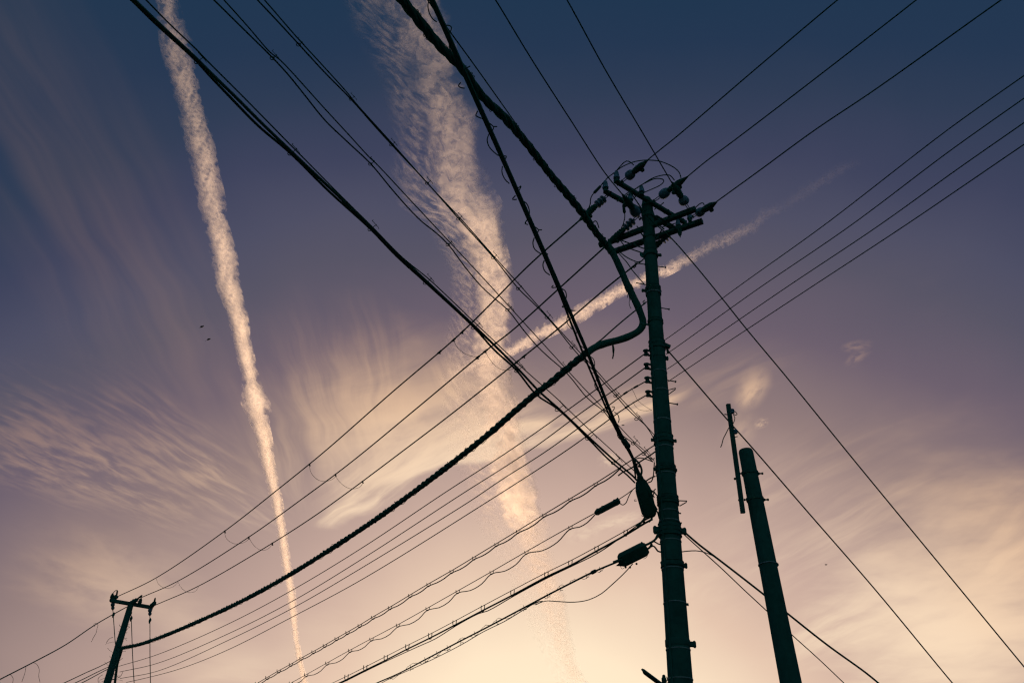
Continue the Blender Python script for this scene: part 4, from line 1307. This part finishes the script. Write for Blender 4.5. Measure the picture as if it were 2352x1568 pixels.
# ---------------------------------------------------------------- communication lines to the lower left
def slung(label_m, label_k, top, hang, sagpx, d0, d1, wm, wk, doubles=False, hs=.6, endm=None, off=(2.0, -7.0)):
    """messenger, cable hung below it in shallow swags and a U hanger at each support"""
    M = [(x + off[0], y + off[1] * (1 - .35 * i / len(hang))) for i, (x, y) in enumerate(hang)]
    M = ([top[0]] if top else []) + M + ([endm] if endm else [])
    mo_ = cat_wire('messenger_wire', label_m, M, d0, d1, wm, 0, G_COM, step=40)
    K = []
    H_ = ([top[1]] if top else []) + hang
    for a, b_ in zip(H_[:-1], H_[1:]):
        for f in (0, .33, .66):
            s_ = math.sin(math.pi * f) * sagpx * math.hypot(b_[0] - a[0], b_[1] - a[1]) / 90
            K.append((a[0] + (b_[0] - a[0]) * f + s_ * .3, a[1] + (b_[1] - a[1]) * f + s_))
    K.append(H_[-1])
    ko = cat_wire('drop_cable', label_k, K, d0, d1, wk, 0, G_COM, 'cable', step=9)
    for i, (x, y) in enumerate(hang):
        d = along(K, d0, d1, x, y)
        u = px(1, d) * hs
        m = MB()
        m.tube([W(x, y, d) + (VR * a + VU * b2) * u for a, b2 in ((-6, 11), (-6.5, 5), (-4.5, -1), (0, -3), (4, -1), (6.5, 4), (7.5, 11))], 1.35 * u, 5)
        m.build('hanger', STEEL, ko)
    return ko
slung('thin messenger wire with many close hangers, uppermost of the lower left group', 'cable under many close hangers, uppermost of the lower left group',
      [(1503, 1022), (1426, 1074)], [(1368, 1115), (1310, 1150), (1250, 1186), (1190, 1223), (1140, 1253), (1088.6, 1284), (1037, 1315), (984, 1345), (942, 1370), (895.6, 1398), (857, 1420), (826, 1439), (798, 1455), (773, 1469), (746, 1484.5), (720, 1499), (692, 1514), (668, 1528), (640, 1543), (614, 1558), (590, 1572)],
      5.0, 10.5, 18.2, 2.4, 2.9)
wire('tie_wire', 'stub wire from the pole through the crossing cables to the uppermost hanger line', 'wire', [(1506, 1036), (1495, 1044), (1470, 1060), (1449, 1075), (1430, 1084), (1420, 1092)], 10.3, 10.4, px(1.8, 10.3), None, 6, None, 5)
wire('tie_wire', 'slack wire curving from the hanger line crossing back to the main pole', 'wire', [(1458, 1054), (1470, 1051), (1484, 1054), (1500, 1060)], 10.3, 10.3, px(1.3, 10.3), None, 6, None, 5)
wire('tie_wire', 'vertical lead hugging the left side of the main pole above the splice case', 'wire', [(1503, 1061), (1502, 1078), (1500, 1095), (1496, 1105), (1488, 1108)], 10.2, 10.3, px(1.4, 10.3), None, 6, None, 5)
wire('tie_wire', 'short stub tying the splice case to the main pole', 'wire', [(1484, 1104), (1495, 1097), (1505, 1093)], 10.3, 10.2, px(1.7, 10.3), None, 6, None, 5)
slung('thin messenger wire running from the small tubular splice case to the lower left', 'cable in wide swags below the small tubular splice case',
      [(1366, 1178), (1366, 1182)], [(1310, 1214), (1209, 1271), (1129, 1317), (1051, 1361), (982, 1400), (914, 1438), (853, 1470), (804, 1496), (751.5, 1525), (703, 1552), (668, 1571)],
      10.5, 10.2, 18.0, 2.0, 2.4, off=(1.0, -6.0))
C3 = [(1498, 1192), (1481, 1201), (1437, 1228), (1370, 1265), (1310, 1298), (1255, 1324), (1177, 1366), (1109, 1401), (1044, 1435), (988, 1464), (935.5, 1489.7), (886, 1515), (838.8, 1538), (795.6, 1559.7), (760, 1576)]
o = cat_wire('heavy_cable', 'thick cable from under the splice case to the lower left with hangers', C3, 10.2, 17.0, 4.6, 0, G_COM, 'cable')
cat_wire('drop_cable', 'thinner cable running close along the thick hangered cable', [(1494, 1188), (1478, 1196), (1430, 1231), (1372, 1270), (1312, 1300), (1258, 1326), (1180, 1368), (1120, 1402), (1100, 1408), (1046, 1437), (1000, 1466), (960, 1484), (888, 1517), (840, 1540), (798, 1561), (764, 1577)], 10.2, 17.0, 2.6, 0, G_COM, 'cable')
cat_wire('messenger_wire', 'pale thin messenger wire above the thick hangered cable', [(1503, 1180), (1437, 1218), (1372, 1254), (1312, 1286), (1257, 1313), (1180, 1353), (1112, 1389), (1047, 1424), (990, 1454), (938, 1480), (840, 1530), (798, 1551), (750, 1574)], 10.2, 17.0, 2.0, 0, G_COM)
for (x, y) in C3[2:-1]:
    d = along(C3, 10.2, 17, x, y)
    u = px(1, d)
    m = MB().tube([W(x, y, d) + (VR * a + VU * b2) * u for a, b2 in ((-3.5, 11), (-4, 3), (-2, -3), (2, -2.5), (3.4, 3), (4.5, 12))], 1.0 * u, 5)
    m.build('hanger', STEEL, o)
C4 = [(1424, 1287), (1362, 1313), (1306, 1341), (1263, 1363), (1188, 1403), (1118, 1440), (1048, 1476), (980, 1512), (917, 1545), (862, 1569), (835, 1582)]
o = cat_wire('lashed_cable', 'cable wound with ragged lashing wire from the boxy splice case, lowest of the group', C4, 10.0, 16.5, 4.4, 0, G_COM, 'cable')
s4 = [(1246, 1380), (1234, 1382), (1159, 1426), (1110, 1450), (1059, 1480), (989, 1515.5), (941.6, 1537), (890, 1560), (868, 1572)]
cat_wire('drop_cable', 'slim cable just below the ragged lashed cable', s4, 10.9, 16.4, 2.0, 0, G_COM, 'cable')
pts, Q = span(C4, 10.0, 16.5, 3.0)
rnd = random.Random(21)
i = 12
while i < len(pts) - 20:
    d = (pts[i] - CAM).dot(VF)
    u = px(1, d)
    n_ = rnd.randint(7, 12)
    sg = rnd.choice((-1, 1, 1))
    loop = [pts[i + k] + VU * (-sg) * math.sin(math.pi * k / n_) * u * rnd.uniform(4, 8) for k in range(n_ + 1)]
    m = MB().tube(loop, .55 * u, 4)
    if rnd.random() < .55:
        q = pts[i + n_ // 2]
        m.tube([q - VU * 9 * u - VR * 2 * u, q - VU * 5 * u, q + VU * 5 * u - VR * 2 * u], .6 * u, 4)
        m.tube([q - VU * 5 * u, q - VU * 4 * u + VR * 6 * u], .6 * u, 4)
    m.build('lashing_wire', STEEL, o)
    i += n_ + rnd.randint(0, 4)
MB().lathe(W(1357, 1316, 10.4), W(1370, 1309, 10.3), [(0, px(1, 10.4)), (.2, px(4.4, 10.4)), (.8, px(4.2, 10.4)), (1, px(1, 10.4))], 8).build('clamp', STEEL, o)
cat_wire('drop_cable', 'slack cable hanging in a deep loop below the boxy splice case', [(1453, 1294), (1440, 1309), (1423, 1326), (1402, 1345), (1382, 1362), (1354, 1376), (1330, 1381), (1307, 1382), (1276, 1380), (1258, 1379), (1246, 1381), (1230, 1388)], 10.0, 10.9, 2.1, 0, G_COM, 'cable')

# to the lower right, passing behind the short pole
cat_wire('heavy_cable', 'thick cable from the main pole to the lower right behind the short pole', [(1566, 1216), (1582, 1230), (1608, 1252), (1640, 1276), (1700, 1322), (1755, 1365), (1810, 1409), (1900, 1480), (1990, 1545), (2030, 1578)], 10.2, 11.2, 4.4, 0, G_COM, 'cable')
cat_wire('messenger_wire', 'thin wire diverging below the thick cable to the lower right', [(1566, 1222), (1600, 1253), (1628, 1278), (1662, 1309), (1705, 1350), (1761, 1402), (1819, 1457), (1880, 1512), (1940, 1569), (1960, 1588)], 10.2, 12.5, 2.4, 0, G_COM)
cat_wire('drop_cable', 'short cable leaving the main pole level and joining the thick right-hand cable', [(1562, 1267), (1578, 1265), (1598, 1264), (1616, 1267), (1636, 1275), (1652, 1286), (1680, 1307), (1720, 1338)], 10.0, 10.5, 2.2, 0, G_COM, 'cable')
cat_wire('messenger_wire', 'slim upper wire fanning from the right lug of the main pole', [(1570, 1222), (1590, 1236), (1612, 1254), (1640, 1276), (1654, 1287)], 10.1, 10.4, 1.6, 0, G_COM)

# ---------------------------------------------------------------- splice cases
Z3 = lambda x, y: (x * 0.2014 + 1320.7, y * 0.2014 + 976.0)
def case(name, label, a, e, prof, flat, up, mat_=PLASTIC, n=8, dd=(10.3, 10.3)):
    """faceted case between two points; prof: (fraction, half width, half depth, sideways shift) on the grid"""
    pa, pe = W(*a, dd[0]), W(*e, dd[1])
    t = (pe - pa).normalized()
    x = t.cross(VF).normalized()
    y = t.cross(x)
    u = px(1, dd[0])
    vs, fs = [], []
    for f, hw, hd, sh in prof:
        c = pa + (pe - pa) * f + x * sh * u
        for sx, sy in ((1, .55), (.7, 1), (-.7, 1), (-1, .55), (-1, -.55), (-.7, -1), (.7, -1), (1, -.55)):
            vs.append(c + x * hw * sx * u + y * hd * sy * u)
    m = len(prof)
    for i in range(m - 1):
        for k in range(8):
            k2 = (k + 1) % 8
            fs.append((i * 8 + k, i * 8 + k2, (i + 1) * 8 + k2, (i + 1) * 8 + k))
    fs.append(tuple(range(7, -1, -1)))
    fs.append(tuple((m - 1) * 8 + k for k in range(8)))
    th = thing(name, label, 'splice case', pa, 'splice cases hung by the main pole')
    MB().add(vs, fs).build('case', mat_, th)
    return th, pa, pe, t, x, y, u
th, pa, pe, t, x_, y_, u = case('splice_case', 'large boxy upright splice case against the left of the main pole', Z3(735, 570), Z3(858, 1048),
    [(0, 4, 4, 0), (.02, 6, 6, 0), (.10, 7.5, 7, 0), (.16, 12, 9, 0), (.34, 17, 12, 0), (.42, 17.5, 13, 0), (.88, 16.5, 13, 0), (.95, 14.5, 11, 0), (1, 10, 8, 0)], 1, None)
for fr in (.22, .55, .86):
    c = pa + (pe - pa) * fr - y_ * 13 * u * .9
    MB().bar(c - x_ * 13 * u, c + x_ * 13 * u, 1.5 * u, 2 * u, y_).build('rib', PLASTIC, th)
MB().bar(pa + (pe - pa) * .40 + x_ * 2 * u - y_ * 12.6 * u, pa + (pe - pa) * .93 + x_ * 2 * u - y_ * 12.6 * u, 1.2 * u, 2.2 * u, y_).build('seam', PLASTIC, th)
for P in ([Z3(700, 850), Z3(680, 848), Z3(680, 866), Z3(705, 862)], [Z3(800, 1022), Z3(764, 1020), Z3(764, 1036), Z3(800, 1040)]):
    part_wire('latch', P, 10.3, px(.7, 10.3), th, step=3, m=STRAP)
for P, r_ in (([(1471, 1096), (1474, 1080), (1468, 1064), (1458, 1054)], 2.4), ([(1466, 1094), (1460, 1080), (1457, 1066), (1454, 1056)], 1.8), ([(1474, 1094), (1466, 1078), (1462, 1066)], 1.2),
              ([(1483, 1184), (1479, 1192), (1472, 1200), (1462, 1208)], 2.6), ([(1498, 1186), (1496, 1192), (1490, 1198)], 2.2), ([(1494, 1124), (1502, 1130), (1510, 1138)], 1.6), ([(1503, 1142), (1500, 1136), (1504, 1128)], 1.4),
              ([(1506, 1168), (1511, 1178), (1514, 1190)], 1.6), ([(1500, 1156), (1512, 1180), (1518, 1200), (1521, 1222), (1518, 1240)], 1.2)):
    part_wire('cable_tail', P, 10.25, px(r_, 10.3), th, step=4)
for (x, y) in ((1458, 1060), (1468, 1070), (1462, 1066), (1479, 1198)):
    MB().ball(W(x, y, 10.3), px(3.2, 10.3), 8).build('clip', STEEL, th)
th, pa, pe, t, x_, y_, u = case('splice_case', 'small tubular splice case on the messenger left of the main pole', (1366, 1179), (1423, 1149),
    [(0, 1.5, 2, 0), (.02, 4, 4, 0), (.10, 6.6, 6, 0), (.16, 6.2, 6, 0), (.22, 6.4, 6, 0), (.80, 6.4, 6, 0), (.86, 7, 6.4, 0), (.95, 6.4, 6, 0), (1, 4, 4, 0)], 1, None, dd=(10.3, 10.2))
for fr in (.1, .30, .78, .92):
    c = pa + (pe - pa) * fr + VU * 6.4 * u
    MB().lathe(c - VU * 1.5 * u, c + VU * 3 * u, [(0, 2.4 * u), (.6, 2.2 * u), (1, 1 * u)], 8).build('lug', STEEL, th)
cat_wire('messenger_wire', 'short wire from the tubular splice case up to the main pole', [(1420, 1147), (1440, 1134), (1457, 1121), (1470, 1112)], 10.3, 10.3, 2.0, 0, G_COM)
cat_wire('drop_cable', 'small drooping loop beside the tubular splice case', [(1421, 1151), (1426, 1157), (1431, 1159), (1438, 1154), (1443, 1142), (1449, 1130), (1453, 1125)], 10.25, 10.25, 2.0, 0, G_COM, 'cable')
th, pa, pe, t, x_, y_, u = case('splice_case', 'black boxy splice case slung lowest at the left of the main pole', (1420, 1290), (1486, 1257),
    [(0, 3, 3, -2), (.05, 11, 8, 0), (.10, 14, 9, 0), (.14, 15.5, 10, 0), (.86, 15.5, 10, 0), (.93, 14, 9, 0), (1, 11, 7, 0)], 1, None, dd=(10.0, 9.95))
for P, r_ in (([(1428, 1284), (1418, 1287), (1408, 1291)], 3.0), ([(1480, 1252), (1492, 1247), (1503, 1240), (1510, 1232), (1514, 1224)], 2.8), ([(1482, 1262), (1492, 1257), (1497, 1248)], 2.6),
              ([(1492, 1245), (1502, 1243), (1508, 1246), (1514, 1249), (1520, 1249)], 1.8), ([(1490, 1258), (1500, 1253), (1506, 1258), (1511, 1265), (1519, 1267)], 1.9), ([(1496, 1246), (1499, 1254)], 1.6),
              ([(1503, 1240), (1508, 1230), (1512, 1218)], 1.5), ([(1484, 1264), (1488, 1272), (1484, 1280), (1478, 1283)], .5), ([(1424, 1297), (1429, 1306), (1434, 1303)], .5)):
    part_wire('cable_tail', P, 9.95, px(r_, 10), th, step=4)
MB().add([W(1414, 1299, 10), W(1424, 1290, 10), W(1430, 1300, 10), W(1437, 1303, 10), W(1426, 1298, 10.05), W(1424, 1290, 10.06)], [(0, 1, 2), (2, 1, 5), (2, 5, 4), (0, 2, 4), (0, 4, 5), (0, 5, 1)]).build('flap', PLASTIC, th, smooth=False)
for x, y in ((1447, 1302), (1462, 1294), (1437, 1302), (1474, 1246)):
    MB().ball(W(x, y, 9.98), px(2.6, 10), 8).build('latch', PLASTIC, th)

# ---------------------------------------------------------------- street lamp at the bottom edge
Z8 = lambda x, y: (x * 0.0415 + 1452.7, y * 0.0415 + 1521.7)
dl = 9.0
lamp = thing('street_lamp', 'tubular street lamp with amber cover sloping up to the left at the bottom edge', 'street lamp', W(1545, 1610, dl))
ul = px(1, dl)
a, e = W(*Z8(630, 440), dl - .6), W(*Z8(2150, 1560), dl)
t = (e - a).normalized()
n_ = t.cross(VF).normalized()
if n_.dot(VU) < 0:
    n_ = -n_
MB().bar(a, e + t * .2, 5.6 * ul, 8.5 * ul, VF).build('housing', PLASTIC, lamp)
MB().bar(a - t * .04, a + t * .01, 4.2 * ul, 6.5 * ul, VF).build('end_cap', PLASTIC, lamp)
MB().lathe(a + t * .02 - n_ * 3.4 * ul, a + t * .22 - n_ * 3.6 * ul, [(0, 1.6 * ul), (.2, 2.5 * ul), (1, 2.5 * ul)], 12).build('tube', PLASTIC, lamp)
MB().lathe(a + t * .22 - n_ * 3.6 * ul, e + t * .2 - n_ * 3.8 * ul, [(0, 2.2 * ul), (.05, 2.6 * ul), (1, 2.6 * ul)], 12).build('lamp_cover', GLOSS, lamp)
MB().bar(W(1540, 1584, dl), W(1572, 1592, dl), 4 * ul, 4 * ul).build('mounting_arm', STEEL, lamp)
c = W(1525.5, 1566, dl)
sens = thing('photo_sensor', 'small capped light sensor between the street lamp and the main pole', 'sensor', c)
zc = (W(1524.5, 1549, dl) - c)
MB().lathe(c, c + zc, [(0, 5.4 * ul), (.15, 5.8 * ul), (.55, 5.8 * ul), (.62, 4.4 * ul), (.93, 3.6 * ul), (1, 2.6 * ul)], 14).build('cap', PLASTIC, sens)
part_wire('bracket', [(1531, 1564), (1533, 1558), (1531, 1553)], dl, 1.0 * ul, sens, step=3)
part_wire('bracket', [(1529, 1566), (1532, 1572), (1533, 1582)], dl, 1.0 * ul, sens, step=3)
part_wire('bracket', [(1531, 1566), (1540, 1566)], dl, .6 * ul, sens, step=3)

# ---------------------------------------------------------------- birds
def bird(x, y, label, dist, s):
    c = W(x, y, dist)
    u = px(1, dist) * s
    ax_ = (VR * .92 + VU * .38).normalized()
    up_ = (VU * .92 - VR * .38).normalized()
    o = MB().lathe(c - ax_ * 3.2 * u, c + ax_ * 3.0 * u, [(0, .15 * u), (.15, .8 * u), (.4, 1.2 * u), (.65, 1.15 * u), (.8, .75 * u), (.9, .8 * u), (.96, .4 * u), (1, .08 * u)], 8).build('bird', PLUMAGE, None, c)
    tag(o, label, 'bird', 'birds in flight')
    for sg, nm in ((1, .5), (-1, 1.0)):
        dirw = (up_ * (.55 if sg > 0 else -.15) - ax_ * .7 * nm + VF * sg * .9).normalized()
        pts = [c + ax_ * 1.3 * u, c - ax_ * 1.0 * u]
        v = [c + ax_ * 1.4 * u, c - ax_ * .9 * u, c + dirw * 3.0 * u - ax_ * .9 * u, c + dirw * 3.2 * u + ax_ * .6 * u, c + dirw * 5 * u - ax_ * 1.6 * u]
        th_ = VU * .12 * u
        vs = [p + th_ for p in v] + [p - th_ for p in v]
        fs = [(0, 1, 2, 3), (3, 2, 4), (8, 7, 6, 5), (9, 7, 8), (0, 3, 8, 5), (1, 0, 5, 6), (2, 1, 6, 7), (4, 2, 7, 9), (3, 4, 9, 8)]
        MB().add(vs, fs).build('wing', PLUMAGE, o, smooth=False)
    MB().add([c - ax_ * 2.6 * u + up_ * .2 * u, c - ax_ * 4.6 * u + VF * .7 * u, c - ax_ * 4.6 * u - VF * .7 * u, c - ax_ * 2.6 * u - up_ * .2 * u], [(0, 1, 2), (3, 2, 1), (0, 2, 3), (0, 3, 1)]).build('tail', PLUMAGE, o, smooth=False)
bird(464, 750, 'dark bird in flight beside the long contrail, upper of two', 60.0, 1.6)
bird(479.5, 779, 'dark bird in flight beside the long contrail, lower of two', 60.0, 1.5)
bird(1898, 1296, 'tiny faint bird high right of the short pole', 200.0, .8)
